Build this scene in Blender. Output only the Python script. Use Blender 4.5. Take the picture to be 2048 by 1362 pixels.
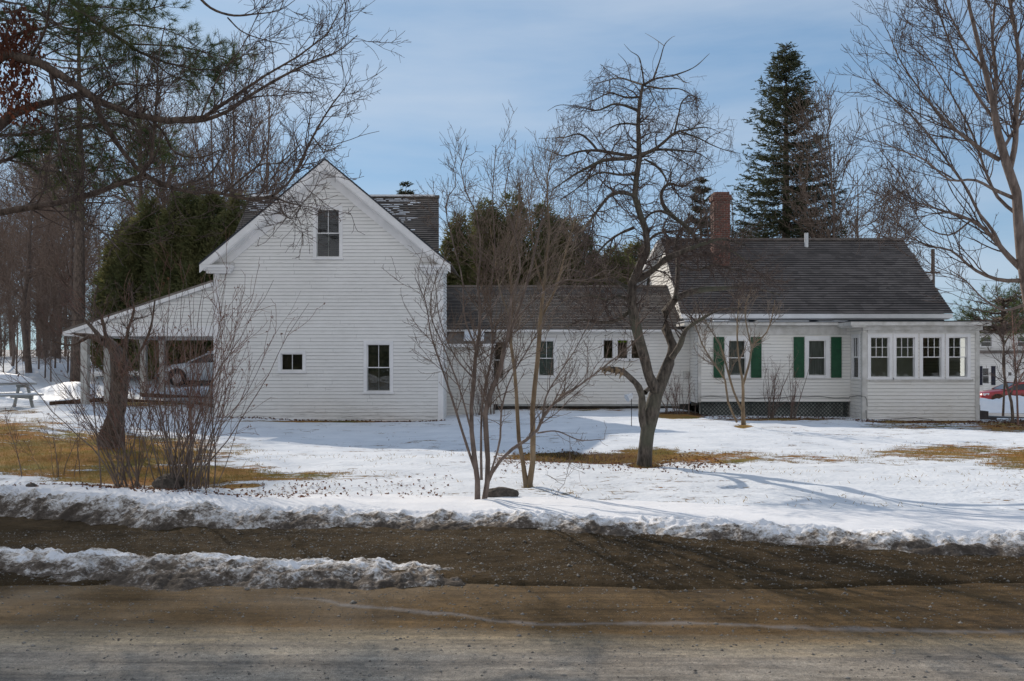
import bpy, math, random
import numpy as np
from mathutils import Vector
R = math.radians
for o in list(bpy.data.objects): bpy.data.objects.remove(o)
S = bpy.context.scene
COL = S.collection
# ------------------------------------------------------------------ camera, sky, sun
F = 1773.0; HY = 715.0; EYE = 1.65
cam_d = bpy.data.cameras.new('camera'); cam = bpy.data.objects.new('camera', cam_d); COL.objects.link(cam)
cam.location = (0, 0, EYE); cam.rotation_euler = (R(90), 0, 0)
cam_d.sensor_width = 36; cam_d.lens = 36 * F / 2048; cam_d.shift_y = (HY - 681) / 2048
cam_d.clip_end = 3000; cam_d.clip_start = .05
S.camera = cam
AZ, EL = R(29), R(29)
sun_dir = Vector((-math.sin(AZ) * math.cos(EL), math.cos(AZ) * math.cos(EL), math.sin(EL)))
ld = bpy.data.lights.new('sun', 'SUN'); ld.energy = 3.9; ld.angle = R(.53); ld.color = (1, .90, .77)
sun = bpy.data.objects.new('sun', ld); COL.objects.link(sun); sun.rotation_euler = sun_dir.to_track_quat('Z', 'Y').to_euler()
W = bpy.data.worlds.new('World'); S.world = W; W.use_nodes = True
wn, wl = W.node_tree.nodes, W.node_tree.links
bg = wn['Background']; bg.inputs[1].default_value = .15
sky = wn.new('ShaderNodeTexSky'); sky.sky_type = 'NISHITA'; sky.sun_disc = False
sky.sun_elevation = EL; sky.sun_rotation = -AZ; sky.altitude = 100; sky.air_density = 1.0; sky.dust_density = .35; sky.ozone_density = 2.2
# thin high cloud streaks in the sky itself
tc = wn.new('ShaderNodeTexCoord'); mp = wn.new('ShaderNodeMapping'); mp.inputs['Scale'].default_value = (1.2, 1.2, 7)
mp.inputs['Rotation'].default_value = (0, R(3), 0)
nz = wn.new('ShaderNodeTexNoise'); nz.inputs['Scale'].default_value = 1.5; nz.inputs['Detail'].default_value = 7; nz.inputs['Roughness'].default_value = .55
cr = wn.new('ShaderNodeValToRGB'); cr.color_ramp.elements[0].position = .36; cr.color_ramp.elements[1].position = .72
cr.color_ramp.elements[0].color = (.06, .06, .06, 1); cr.color_ramp.elements[1].color = (.6, .6, .6, 1)
mx = wn.new('ShaderNodeMixRGB'); mx.inputs[2].default_value = (4.2, 4.7, 5.4, 1)
wl.new(tc.outputs['Generated'], mp.inputs[0]); wl.new(mp.outputs[0], nz.inputs[0]); wl.new(nz.outputs[0], cr.inputs[0])
gm = wn.new('ShaderNodeGamma'); gm.inputs[1].default_value = .45        # evens out the glow round the sun as thin high cloud does
tn = wn.new('ShaderNodeMixRGB'); tn.blend_type = 'MULTIPLY'; tn.inputs[0].default_value = 1; tn.inputs[2].default_value = (.90, 1.35, 1.80, 1)
wl.new(sky.outputs[0], gm.inputs[0]); wl.new(gm.outputs[0], tn.inputs[1])
sp = wn.new('ShaderNodeSeparateXYZ'); wl.new(tc.outputs['Generated'], sp.inputs[0])
mr = wn.new('ShaderNodeMapRange'); mr.inputs[1].default_value = .15; mr.inputs[2].default_value = -.75; mr.inputs[3].default_value = 0; mr.inputs[4].default_value = .74; wl.new(sp.outputs[1], mr.inputs[0])
m2 = wn.new('ShaderNodeMixRGB'); m2.inputs[2].default_value = (5.6, 5.4, 5.3, 1)      # pale glow added to the unseen sky behind the camera, fills shaded walls
wl.new(mr.outputs[0], m2.inputs[0]); wl.new(tn.outputs[0], m2.inputs[1])
wl.new(cr.outputs[0], mx.inputs[0]); wl.new(m2.outputs[0], mx.inputs[1]); wl.new(mx.outputs[0], bg.inputs[0])
S.view_settings.view_transform = 'Standard'; S.view_settings.look = 'None'; S.view_settings.exposure = 0.0; S.view_settings.gamma = 1
S.render.engine = 'CYCLES'
S.cycles.max_bounces = 6; S.cycles.diffuse_bounces = 5; S.cycles.transparent_max_bounces = 12

def px(x, y, D): return ((x - 1024) / F * D, D, EYE + (HY - y) / F * D)
def X_(x, D): return (x - 1024) / F * D
def Z_(y, D): return EYE + (HY - y) / F * D

# ------------------------------------------------------------------ materials
def nodes_of(name):
    m = bpy.data.materials.new(name); m.use_nodes = True
    n, l = m.node_tree.nodes, m.node_tree.links
    return m, n, l, n['Principled BSDF']
def noise(n, l, scale, detail=4, rough=.55, vec=None, stretch=None):
    t = n.new('ShaderNodeTexNoise'); t.inputs['Scale'].default_value = scale
    t.inputs['Detail'].default_value = detail; t.inputs['Roughness'].default_value = rough
    c = n.new('ShaderNodeTexCoord'); src = c.outputs['Object']
    if stretch:
        mp = n.new('ShaderNodeMapping'); mp.inputs['Scale'].default_value = stretch
        l.new(src, mp.inputs[0]); src = mp.outputs[0]
    l.new(src, t.inputs['Vector']); return t.outputs[0]
def ramp(n, l, src, stops):
    r = n.new('ShaderNodeValToRGB'); e = r.color_ramp.elements
    while len(e) < len(stops): e.new(.5)
    for k, (p, c) in enumerate(stops):
        e[k].position = p; e[k].color = (*c, 1) if len(c) == 3 else c
    l.new(src, r.inputs[0]); return r.outputs[0]
def bump(n, l, src, b, strength=.4, dist=.02):
    bp = n.new('ShaderNodeBump'); bp.inputs['Strength'].default_value = strength; bp.inputs['Distance'].default_value = dist
    l.new(src, bp.inputs['Height']); l.new(bp.outputs[0], b.inputs['Normal'])
def mix(n, l, fac, a, b, mode='MIX'):
    m = n.new('ShaderNodeMixRGB'); m.blend_type = mode
    for k, v in enumerate((fac, a, b)):
        if isinstance(v, (int, float)): m.inputs[k].default_value = v
        elif isinstance(v, tuple): m.inputs[k].default_value = (*v, 1)
        else: l.new(v, m.inputs[k])
    return m.outputs[0]
def math_(n, l, op, a, b):
    m = n.new('ShaderNodeMath'); m.operation = op
    for k, v in enumerate((a, b)):
        if isinstance(v, (int, float)): m.inputs[k].default_value = v
        else: l.new(v, m.inputs[k])
    return m.outputs[0]
def mat(name, c1, c2=None, scale=6, rough=.8, bs=0, bscale=None, stretch=None, spec=.3, metal=0, lo=.35, hi=.65):
    m, n, l, b = nodes_of(name)
    b.inputs['Roughness'].default_value = rough; b.inputs['Specular IOR Level'].default_value = spec; b.inputs['Metallic'].default_value = metal
    s = noise(n, l, scale, stretch=stretch)
    l.new(ramp(n, l, s, [(lo, c1), (hi, c2 or tuple(v * .8 for v in c1))]), b.inputs['Base Color'])
    if bs: bump(n, l, noise(n, l, bscale or scale * 4, stretch=stretch), b, bs)
    return m
M = {}
def clap_mat(name, base, tint, grime):
    m, n, l, b = nodes_of(name); b.inputs['Roughness'].default_value = .62; b.inputs['Specular IOR Level'].default_value = .3
    big = noise(n, l, .7, 5); fine = noise(n, l, 3.0, 6, .7, stretch=(1, 1, 9)); spot = noise(n, l, 5.5, 3, .6, stretch=(.45, 1, 9.6))
    c = ramp(n, l, big, [(.3, base), (.72, tint)])
    c = mix(n, l, 1.0, c, ramp(n, l, fine, [(.3, (.9, .9, .89)), (.6, (1, 1, 1))]), 'MULTIPLY')
    tc_ = n.new('ShaderNodeTexCoord'); sx = n.new('ShaderNodeSeparateXYZ'); l.new(tc_.outputs['Object'], sx.inputs[0])
    low = n.new('ShaderNodeMapRange'); low.inputs[1].default_value = .5; low.inputs[2].default_value = -.4; low.inputs[4].default_value = .16; l.new(sx.outputs[2], low.inputs[0])
    c = mix(n, l, ramp(n, l, math_(n, l, 'ADD', spot, low.outputs[0]), [(.64, (0, 0, 0)), (.76, (.6, .6, .6))]), c, grime)
    l.new(c, b.inputs['Base Color']); bump(n, l, fine, b, .15, .01); return m
M['clap'] = clap_mat('barn_clapboard', (.88, .86, .83), (.79, .77, .74), (.33, .31, .28))
M['clap2'] = clap_mat('house_clapboard', (.88, .86, .83), (.82, .79, .73), (.45, .40, .32))
M['joint_shade'] = mat('clapboard_joint_shade', (.42, .41, .40), (.54, .53, .52), 2)  # strip under each lap: joint dirt plus gap shade put into the colour
M['joint_shade_dark'] = mat('shingle_joint_shade', (.022, .021, .023))  # dark line at each course: gap shade put into the joint colour
M['trim'] = mat('white_trim', (.86, .84, .83), (.76, .75, .74), 2.5, .55, .1)
M['trim_old'] = mat('weathered_trim', (.68, .66, .63), (.50, .48, .44), 3.5, .6, .15)
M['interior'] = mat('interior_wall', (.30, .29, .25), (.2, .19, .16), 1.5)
M['room'] = mat('sunroom_wall_paint', (.55, .55, .46), (.38, .38, .31), 1.2)
M['dim'] = mat('mottled_reflection', (.22, .20, .15), (.05, .06, .05), 3.5)  # backing panel with window reflections and curtain tone put into its colour
M['curtain'] = mat('curtain', (.35, .36, .36), (.2, .21, .2), 8, stretch=(3, 1, .2))
M['blind'] = mat('blind', (.34, .40, .38), (.24, .28, .27), 4, stretch=(1, 1, 9))
M['board'] = mat('dark_boarding', (.085, .07, .065), (.05, .042, .04), 5)
M['shutter'] = mat('green_shutter', (.012, .085, .035), (.009, .06, .027), 6, .45)
M['navy'] = mat('dark_shutter', (.015, .015, .03), None, 6, .5)
M['latt'] = mat('lattice_paint', (.075, .085, .08), (.05, .055, .05), 8)
M['latt_back'] = mat('lattice_backing', (.62, .64, .58), (.30, .28, .25), 3)
M['found'] = mat('foundation_stone', (.10, .09, .08), (.04, .035, .03), 5, .9, .5)
M['post'] = mat('post_paint', (.60, .59, .56), (.42, .40, .36), 5)
M['timber'] = mat('brown_timber', (.11, .06, .035), (.06, .035, .02), 6, .85, .3)
M['greywood'] = mat('weathered_grey_wood', (.42, .42, .40), (.28, .28, .27), 6, .8, .2, stretch=(1, 1, 5))
M['wire'] = mat('cable_black', (.03, .03, .03))
M['metalw'] = mat('painted_metal', (.7, .7, .7), None, 5, .4)
M['pole'] = mat('pole_wood', (.16, .13, .11), (.10, .08, .07), 5)
M['tyre'] = mat('rubber', (.02, .02, .02)); M['rim'] = mat('rim_metal', (.45, .45, .46), None, 3, .3, metal=.8)
M['amber'] = mat('amber_lens', (.8, .2, .03), None, 3, .2)
M['lens'] = mat('headlamp_lens', (.75, .75, .78), None, 3, .15)
def paint(name, c):
    m, n, l, b = nodes_of(name); b.inputs['Base Color'].default_value = (*c, 1); b.inputs['Roughness'].default_value = .3
    b.inputs['Coat Weight'].default_value = .6; b.inputs['Coat Roughness'].default_value = .08
    l.new(ramp(n, l, noise(n, l, 2.2), [(.3, c), (.7, tuple(v * .85 for v in c))]), b.inputs['Base Color']); return m
M['carwhite'] = paint('silver_white_paint', (.52, .55, .57)); M['carred'] = paint('red_paint', (.38, .012, .02))
def glass():
    m, n, l, b = nodes_of('window_glass'); out = n['Material Output']
    n.remove(b); tr = n.new('ShaderNodeBsdfTransparent'); tr.inputs[0].default_value = (.78, .82, .8, 1)
    gl = n.new('ShaderNodeBsdfGlossy'); gl.inputs['Roughness'].default_value = .03
    fr = n.new('ShaderNodeFresnel'); fr.inputs[0].default_value = 1.85; mx = n.new('ShaderNodeMixShader')
    bp = n.new('ShaderNodeBump'); bp.inputs['Strength'].default_value = .12; bp.inputs['Distance'].default_value = .02
    l.new(noise(n, l, 2.5, 2), bp.inputs['Height']); l.new(bp.outputs[0], gl.inputs['Normal'])
    l.new(fr.outputs[0], mx.inputs[0]); l.new(tr.outputs[0], mx.inputs[1]); l.new(gl.outputs[0], mx.inputs[2]); l.new(mx.outputs[0], out.inputs[0]); return m
M['glass'] = glass()
M['carglass'] = mat('car_glass', (.02, .025, .03), None, 3, .06, spec=.6)
def shingle(name, c1, c2):
    m, n, l, b = nodes_of(name); b.inputs['Roughness'].default_value = .9; b.inputs['Specular IOR Level'].default_value = .15
    big = noise(n, l, .5, 4); tab = n.new('ShaderNodeTexVoronoi'); tab.inputs['Scale'].default_value = 1
    c = n.new('ShaderNodeTexCoord'); mp = n.new('ShaderNodeMapping'); mp.inputs['Scale'].default_value = (3.3, 5.5, 5.5)
    l.new(c.outputs['Object'], mp.inputs[0]); l.new(mp.outputs[0], tab.inputs['Vector'])
    col = ramp(n, l, big, [(.3, c1), (.7, c2)])
    sep = n.new('ShaderNodeSeparateColor'); l.new(tab.outputs['Color'], sep.inputs[0])
    col = mix(n, l, .75, col, ramp(n, l, sep.outputs[0], [(0, (.62, .62, .62)), (1, (1.3, 1.3, 1.3))]), 'MULTIPLY')
    l.new(col, b.inputs['Base Color']); bump(n, l, noise(n, l, 60, 2), b, .4, .01); return m
M['sh_dark'] = shingle('dark_shingles', (.18, .155, .14), (.12, .104, .096))
M['sh_brown'] = shingle('brown_shingles', (.22, .19, .165), (.15, .13, .115))
M['sh_edge'] = mat('roof_edge', (.05, .055, .065))
def brick_mat():
    m, n, l, b = nodes_of('red_brick'); b.inputs['Roughness'].default_value = .9
    c = n.new('ShaderNodeTexCoord'); sx = n.new('ShaderNodeSeparateXYZ'); cb = n.new('ShaderNodeCombineXYZ')
    l.new(c.outputs['Object'], sx.inputs[0]); l.new(math_(n, l, 'ADD', sx.outputs[0], sx.outputs[1]), cb.inputs[0]); l.new(sx.outputs[2], cb.inputs[1])
    t = n.new('ShaderNodeTexBrick'); t.inputs['Scale'].default_value = 1; t.inputs['Brick Width'].default_value = .2; t.inputs['Row Height'].default_value = .07
    t.inputs['Mortar Size'].default_value = .008; t.inputs['Color1'].default_value = (.21, .062, .04, 1); t.inputs['Color2'].default_value = (.10, .035, .028, 1); t.inputs['Mortar'].default_value = (.22, .17, .14, 1)
    l.new(cb.outputs[0], t.inputs[0]); l.new(mix(n, l, .6, t.outputs[0], ramp(n, l, noise(n, l, 3), [(.3, (.5, .5, .5)), (.7, (1.1, 1.1, 1.1))]), 'MULTIPLY'), b.inputs['Base Color'])
    bump(n, l, t.outputs[1], b, -.6, .01); return m
M['brick'] = brick_mat()
def bark(name, c1, c2, c3=None, sc=14):
    m, n, l, b = nodes_of(name); b.inputs['Roughness'].default_value = .85; b.inputs['Specular IOR Level'].default_value = .2
    s = noise(n, l, sc, 5, .65, stretch=(1, 1, .3)); big = noise(n, l, 1.6, 3)
    c = ramp(n, l, s, [(.32, c1), (.68, c2)])
    if c3: c = mix(n, l, ramp(n, l, big, [(.5, (0, 0, 0)), (.66, (.8, .8, .8))]), c, c3)
    l.new(c, b.inputs['Base Color']); bump(n, l, s, b, .9, .03); return m
M['bk_apple'] = bark('apple_bark', (.03, .026, .022), (.17, .14, .115), (.11, .11, .08), 24)
M['bk_grey'] = bark('grey_bark', (.10, .076, .064), (.25, .195, .165))
M['bk_brown'] = bark('brown_bark', (.045, .033, .026), (.19, .14, .11), None, 22)
M['bk_tan'] = bark('tan_bark', (.13, .09, .055), (.30, .22, .14), (.2, .17, .13), 9)
M['tw_dark'] = bark('dark_twigs', (.06, .043, .038), (.15, .11, .092))
M['tw_red'] = bark('reddish_twigs', (.13, .065, .055), (.27, .16, .12))
M['tw_pale'] = bark('pale_twigs', (.14, .11, .09), (.28, .22, .17))
M['tw_mid'] = bark('warm_twigs', (.10, .07, .055), (.22, .165, .13))
M['tw_far'] = bark('far_twigs', (.14, .098, .078), (.27, .20, .16))
def leafm(name, c1, c2, sc=3):
    m, n, l, b = nodes_of(name); b.inputs['Roughness'].default_value = .7; b.inputs['Specular IOR Level'].default_value = .15
    c = ramp(n, l, noise(n, l, sc, 4), [(.35, c1), (.65, c2)]); l.new(c, b.inputs['Base Color'])
    tr = n.new('ShaderNodeBsdfTranslucent'); l.new(c, tr.inputs[0]); mx = n.new('ShaderNodeMixShader'); mx.inputs[0].default_value = .42
    out = n['Material Output']; l.new(b.outputs[0], mx.inputs[1]); l.new(tr.outputs[0], mx.inputs[2]); l.new(mx.outputs[0], out.inputs[0]); return m
M['pine'] = leafm('pine_needles', (.06, .10, .035), (.14, .155, .06), 2)
M['spruce'] = leafm('spruce_needles', (.048, .058, .032), (.085, .092, .05), 1)
M['cedar'] = leafm('cedar_foliage', (.085, .105, .042), (.18, .165, .07), 1.0)
M['rust'] = leafm('dead_leaves', (.16, .06, .035), (.11, .045, .03), 6)
M['litter'] = leafm('fallen_leaves', (.20, .10, .06), (.10, .05, .035), 9)
M['straw'] = leafm('grass_blades', (.38, .23, .08), (.20, .17, .055), 2.0)
M['stone'] = mat('stone', (.15, .125, .105), (.055, .047, .04), 16, .95, 1, 40)
M['pebble'] = mat('pebbles', (.30, .28, .25), (.08, .07, .06), 30, .85)
def snow_mat():
    m, n, l, b = nodes_of('snow'); b.inputs['Roughness'].default_value = .55; b.inputs['Specular IOR Level'].default_value = .25
    b.inputs['Subsurface Weight'].default_value = .0
    l.new(ramp(n, l, noise(n, l, 4, 5), [(.3, (.80, .82, .86)), (.7, (.87, .88, .90))]), b.inputs['Base Color'])
    bump(n, l, noise(n, l, 22, 5, .65), b, .35, .03); return m
M['snow'] = snow_mat()
def ground_mat():
    m, n, l, b = nodes_of('lawn_under_snow'); b.inputs['Roughness'].default_value = .9; b.inputs['Specular IOR Level'].default_value = .04
    a = n.new('ShaderNodeAttribute'); a.attribute_name = 'bare'
    n1 = noise(n, l, 3.2, 9, .72, stretch=(.55, 1.1, 1)); n2 = noise(n, l, 26, 4, .6, stretch=(.7, 1.2, 1)); n3 = noise(n, l, .9, 3)
    v = math_(n, l, 'ADD', a.outputs['Fac'], math_(n, l, 'MULTIPLY', math_(n, l, 'SUBTRACT', n1, .5), 1.9))
    v = math_(n, l, 'ADD', v, math_(n, l, 'MULTIPLY', math_(n, l, 'SUBTRACT', n2, .5), .9))
    fac = ramp(n, l, v, [(.50, (0, 0, 0)), (.60, (1, 1, 1))])
    turf = ramp(n, l, n3, [(.36, (.32, .15, .05)), (.52, (.30, .185, .065)), (.66, (.17, .15, .045))])
    turf = mix(n, l, .85, turf, ramp(n, l, noise(n, l, 45, 4, .7), [(.3, (.5, .5, .5)), (.7, (1.35, 1.3, 1.2))]), 'MULTIPLY')
    dk = n.new('ShaderNodeAttribute'); dk.attribute_name = 'mud'
    turf = mix(n, l, dk.outputs['Fac'], turf, (.045, .028, .022))
    sn = ramp(n, l, noise(n, l, 1.3, 6), [(.3, (.69, .72, .76)), (.7, (.82, .84, .87))])
    l.new(mix(n, l, fac, sn, turf), b.inputs['Base Color'])
    hgt = math_(n, l, 'SUBTRACT', math_(n, l, 'MULTIPLY', noise(n, l, 9, 7, .65), .8), fac)
    bump(n, l, hgt, b, .8, .05); return m
M['ground'] = ground_mat()
def bank_mat():
    m, n, l, b = nodes_of('ploughed_snow'); b.inputs['Roughness'].default_value = .8; b.inputs['Specular IOR Level'].default_value = .08
    a = n.new('ShaderNodeAttribute'); a.attribute_name = 'dirt'
    n1 = noise(n, l, 7, 8, .75, stretch=(.8, 1, 1)); n2 = noise(n, l, 40, 5, .7)
    v = math_(n, l, 'ADD', a.outputs['Fac'], math_(n, l, 'MULTIPLY', math_(n, l, 'SUBTRACT', n1, .5), 1.7))
    v = math_(n, l, 'ADD', v, math_(n, l, 'MULTIPLY', math_(n, l, 'SUBTRACT', n2, .5), .7))
    c = ramp(n, l, v, [(.40, (.86, .86, .88)), (.56, (.56, .52, .48)), (.74, (.16, .13, .105)), (.95, (.075, .06, .048))])
    l.new(c, b.inputs['Base Color']); bump(n, l, noise(n, l, 50, 6, .7), b, .6, .02); return m
M['bank'] = bank_mat()
def road_mat():
    m, n, l, b = nodes_of('sanded_asphalt'); b.inputs['Specular IOR Level'].default_value = .07
    c = n.new('ShaderNodeTexCoord'); sx = n.new('ShaderNodeSeparateXYZ'); l.new(c.outputs['Object'], sx.inputs[0])
    warp = noise(n, l, .55, 3, .5, stretch=(.5, 1, 1)); fine = noise(n, l, 30, 6, .8); streak = noise(n, l, 2.0, 7, .7, stretch=(.28, 3.2, 1))
    y = math_(n, l, 'ADD', sx.outputs[1], math_(n, l, 'MULTIPLY', math_(n, l, 'SUBTRACT', warp, .5), .55))
    y = math_(n, l, 'ADD', y, math_(n, l, 'MULTIPLY', math_(n, l, 'SUBTRACT', streak, .5), .5))
    y = math_(n, l, 'ADD', y, math_(n, l, 'MULTIPLY', sx.outputs[0], .035))
    yy = math_(n, l, 'DIVIDE', math_(n, l, 'SUBTRACT', y, 3.0), 4.0)
    base = ramp(n, l, yy, [(0, (.27, .25, .225)), (.46, (.35, .315, .27)), (.535, (.31, .26, .185)), (.59, (.125, .080, .036)), (.82, (.115, .076, .036)), (.95, (.08, .056, .032))])
    s = ramp(n, l, streak, [(.32, (.45, .44, .44)), (.66, (1.3, 1.26, 1.2))])
    g = ramp(n, l, fine, [(.25, (.4, .4, .4)), (.5, (1, 1, 1)), (.78, (1.7, 1.62, 1.55))]); g = mix(n, l, .8, g, ramp(n, l, noise(n, l, 150, 3, .8), [(.3, (.35, .35, .35)), (.5, (1, 1, 1)), (.7, (1.9, 1.85, 1.8))]), 'MULTIPLY'); g = mix(n, l, .9, g, ramp(n, l, noise(n, l, 6, 6, .75, stretch=(.35, 1.6, 1)), [(.3, (.66, .64, .61)), (.7, (1.25, 1.25, 1.25))]), 'MULTIPLY')
    col = mix(n, l, .9, mix(n, l, .95, base, s, 'MULTIPLY'), g, 'MULTIPLY')
    # pale melt-water line that wanders along the lane
    bend = n.new('ShaderNodeMapRange'); bend.interpolation_type = 'SMOOTHSTEP'; bend.inputs[1].default_value = -2.0; bend.inputs[2].default_value = .3; bend.inputs[3].default_value = 6.12; bend.inputs[4].default_value = 5.48; l.new(sx.outputs[0], bend.inputs[0])
    ln = math_(n, l, 'ADD', sx.outputs[1], math_(n, l, 'MULTIPLY', math_(n, l, 'MAXIMUM', sx.outputs[0], 0), .06))
    ln = math_(n, l, 'ADD', ln, math_(n, l, 'MULTIPLY', math_(n, l, 'SUBTRACT', noise(n, l, 1.4, 5), .5), .28))
    d = math_(n, l, 'ABSOLUTE', math_(n, l, 'SUBTRACT', ln, bend.outputs[0]), 0)
    lfade = n.new('ShaderNodeMapRange'); lfade.inputs[1].default_value = -1.2; lfade.inputs[2].default_value = -3.0; lfade.inputs[4].default_value = .8; l.new(sx.outputs[0], lfade.inputs[0]); d = math_(n, l, 'ADD', d, math_(n, l, 'MULTIPLY', lfade.outputs[0], .2))
    lf = ramp(n, l, math_(n, l, 'ADD', math_(n, l, 'MULTIPLY', d, 5.5), math_(n, l, 'MULTIPLY', noise(n, l, 5, 6, .75), .9)), [(.36, (.6, .6, .6)), (.75, (0, 0, 0))])
    col = mix(n, l, lf, col, (.25, .24, .24))
    l.new(col, b.inputs['Base Color'])
    l.new(ramp(n, l, noise(n, l, 1.2, 5), [(.35, (.55, .55, .55)), (.7, (.9, .9, .9))]), b.inputs['Roughness'])
    bump(n, l, fine, b, .8, .012); return m
M['road'] = road_mat()
def shoulder_mat():
    m, n, l, b = nodes_of('gritty_shoulder'); b.inputs['Specular IOR Level'].default_value = .05; b.inputs['Roughness'].default_value = .9
    f = noise(n, l, 55, 6, .8); g = noise(n, l, 3, 6, .7, stretch=(.5, 1.6, 1))
    c = ramp(n, l, g, [(.3, (.040, .029, .018)), (.55, (.078, .054, .029)), (.75, (.12, .08, .042))])
    c = mix(n, l, .95, c, ramp(n, l, f, [(.25, (.45, .45, .45)), (.55, (1, 1, 1)), (.72, (2.2, 2.1, 2.0))]), 'MULTIPLY')
    l.new(c, b.inputs['Base Color']); bump(n, l, f, b, 1, .02); return m
M['shoulder'] = shoulder_mat()
M['drive'] = mat('driveway_ice', (.34, .34, .35), (.2, .2, .2), 1.5, .7)

# ------------------------------------------------------------------ object helpers
def tag(o, label=None, cat=None, group=None, kind=None):
    if label: o['label'] = label
    if cat: o['category'] = cat
    if group: o['group'] = group
    if kind: o['kind'] = kind
    return o
def empty(name, loc, label, cat, group=None, rz=0):
    o = bpy.data.objects.new(name, None); COL.objects.link(o); o.location = loc; o.rotation_euler = (0, 0, rz); o.empty_display_size = .2
    return tag(o, label, cat, group)
def link_mesh(name, me, m, parent=None, keep_world=True, smooth=False):
    if m is not None: me.materials.append(M[m] if isinstance(m, str) else m)
    if smooth: me.polygons.foreach_set('use_smooth', np.ones(len(me.polygons), bool))
    o = bpy.data.objects.new(name, me); COL.objects.link(o)
    if parent is not None:
        o.parent = parent
        if keep_world:
            # parts are written in world coordinates while roots stand at their base
            p = parent; off = Vector((0, 0, 0))
            while p is not None: off = off + Vector(p.location); p = p.parent
            o.location = -off
    return o
def np_mesh(name, V, Q):
    me = bpy.data.meshes.new(name); V = np.asarray(V, np.float32).reshape(-1, 3); Q = np.asarray(Q, np.int32)
    k = Q.shape[1]
    me.vertices.add(len(V)); me.vertices.foreach_set('co', V.ravel())
    me.loops.add(Q.size); me.loops.foreach_set('vertex_index', Q.ravel())
    me.polygons.add(len(Q)); me.polygons.foreach_set('loop_start', np.arange(0, Q.size, k, dtype=np.int32))
    me.update(calc_edges=True); return me
class MB:
    def __init__(s): s.v = []; s.f = []; s.mi = {}
    def add(s, vs, fs, mi=None):
        b = len(s.v)
        if mi is not None:
            for j in mi: s.mi[len(s.f) + j] = 1
        s.v += [tuple(p) for p in vs]; s.f += [tuple(i + b for i in f) for f in fs]; return s
    def box(s, x0, x1, y0, y1, z0, z1):
        return s.add([(x0, y0, z0), (x1, y0, z0), (x1, y1, z0), (x0, y1, z0), (x0, y0, z1), (x1, y0, z1), (x1, y1, z1), (x0, y1, z1)],
                     [(0, 3, 2, 1), (4, 5, 6, 7), (0, 1, 5, 4), (1, 2, 6, 5), (2, 3, 7, 6), (3, 0, 4, 7)])
    def bar(s, a, b, w, h, up=(0, 0, 1)):
        a, b = Vector(a), Vector(b); d = (b - a).normalized(); u = Vector(up); r = d.cross(u).normalized() * w / 2; u = r.cross(d).normalized() * h / 2
        vs = [a - r - u, a + r - u, a + r + u, a - r + u, b - r - u, b + r - u, b + r + u, b - r + u]
        return s.add(vs, [(0, 1, 2, 3), (7, 6, 5, 4), (0, 4, 5, 1), (1, 5, 6, 2), (2, 6, 7, 3), (3, 7, 4, 0)])
    def prism(s, poly, y0, y1):            # poly in (x, z), extruded along y
        n = len(poly); vs = [(x, y0, z) for x, z in poly] + [(x, y1, z) for x, z in poly]
        return s.add(vs, [tuple(range(n)), tuple(range(2 * n - 1, n - 1, -1))] + [(i, i + n, (i + 1) % n + n, (i + 1) % n) for i in range(n)])
    def prismx(s, poly, x0, x1):           # poly in (y, z), extruded along x
        n = len(poly); vs = [(x0, y, z) for y, z in poly] + [(x1, y, z) for y, z in poly]
        return s.add(vs, [tuple(range(n - 1, -1, -1)), tuple(range(n, 2 * n))] + [(i, (i + 1) % n, (i + 1) % n + n, i + n) for i in range(n)])
    def tube(s, pts, rad, k=8):
        pts = [Vector(p) for p in pts]; rad = rad if hasattr(rad, '__len__') else [rad] * len(pts); vs = []; fs = []
        for i, p in enumerate(pts):
            d = (pts[min(i + 1, len(pts) - 1)] - pts[max(i - 1, 0)]).normalized(); a = d.orthogonal().normalized() if abs(d.z) < .9 else d.cross(Vector((0, 1, 0))).normalized(); b = d.cross(a)
            for j in range(k): t = 2 * math.pi * j / k; vs.append(p + (a * math.cos(t) + b * math.sin(t)) * rad[i])
        for i in range(len(pts) - 1):
            for j in range(k): fs.append((i * k + j, i * k + (j + 1) % k, (i + 1) * k + (j + 1) % k, (i + 1) * k + j))
        fs.append(tuple(range(k - 1, -1, -1))); fs.append(tuple(range((len(pts) - 1) * k, len(pts) * k)))
        return s.add(vs, fs)
    def build(s, name, m, parent=None, smooth=False):
        me = bpy.data.meshes.new(name); me.from_pydata(s.v, [], s.f); me.update()
        o = link_mesh(name, me, m, parent, smooth=smooth)
        if s.mi:
            me.materials.append(M['joint_shade_dark' if str(m).startswith('sh_') else 'joint_shade'])
            for j in s.mi: me.polygons[j].material_index = 1
        return o

# ------------------------------------------------------------------ noise and terrain
def _hash(i, j, seed):
    h = (i * 374761393 + j * 668265263 + seed * 974634777) & 0xffffffff
    h = ((h ^ (h >> 13)) * 1274126177) & 0xffffffff
    return ((h ^ (h >> 16)) & 0xffff) / 65535.0
def vnoise(x, y, seed=0):
    i = np.floor(x).astype(np.int64); j = np.floor(y).astype(np.int64); u = x - i; v = y - j
    u = u * u * u * (u * (u * 6 - 15) + 10); v = v * v * v * (v * (v * 6 - 15) + 10)
    return (_hash(i, j, seed) * (1 - u) + _hash(i + 1, j, seed) * u) * (1 - v) + (_hash(i, j + 1, seed) * (1 - u) + _hash(i + 1, j + 1, seed) * u) * v
def fbm(x, y, seed=0, oct=5, g=.5):
    a, s, t = 1, 0, 0
    c, sn = math.cos(.6), math.sin(.6)
    for k in range(oct):
        s = s + a * vnoise(x, y, seed + k); t += a; a *= g; x, y = (x * c - y * sn) * 2.03 + 7.1, (x * sn + y * c) * 2.03 + 3.3
    return s / t
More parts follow.
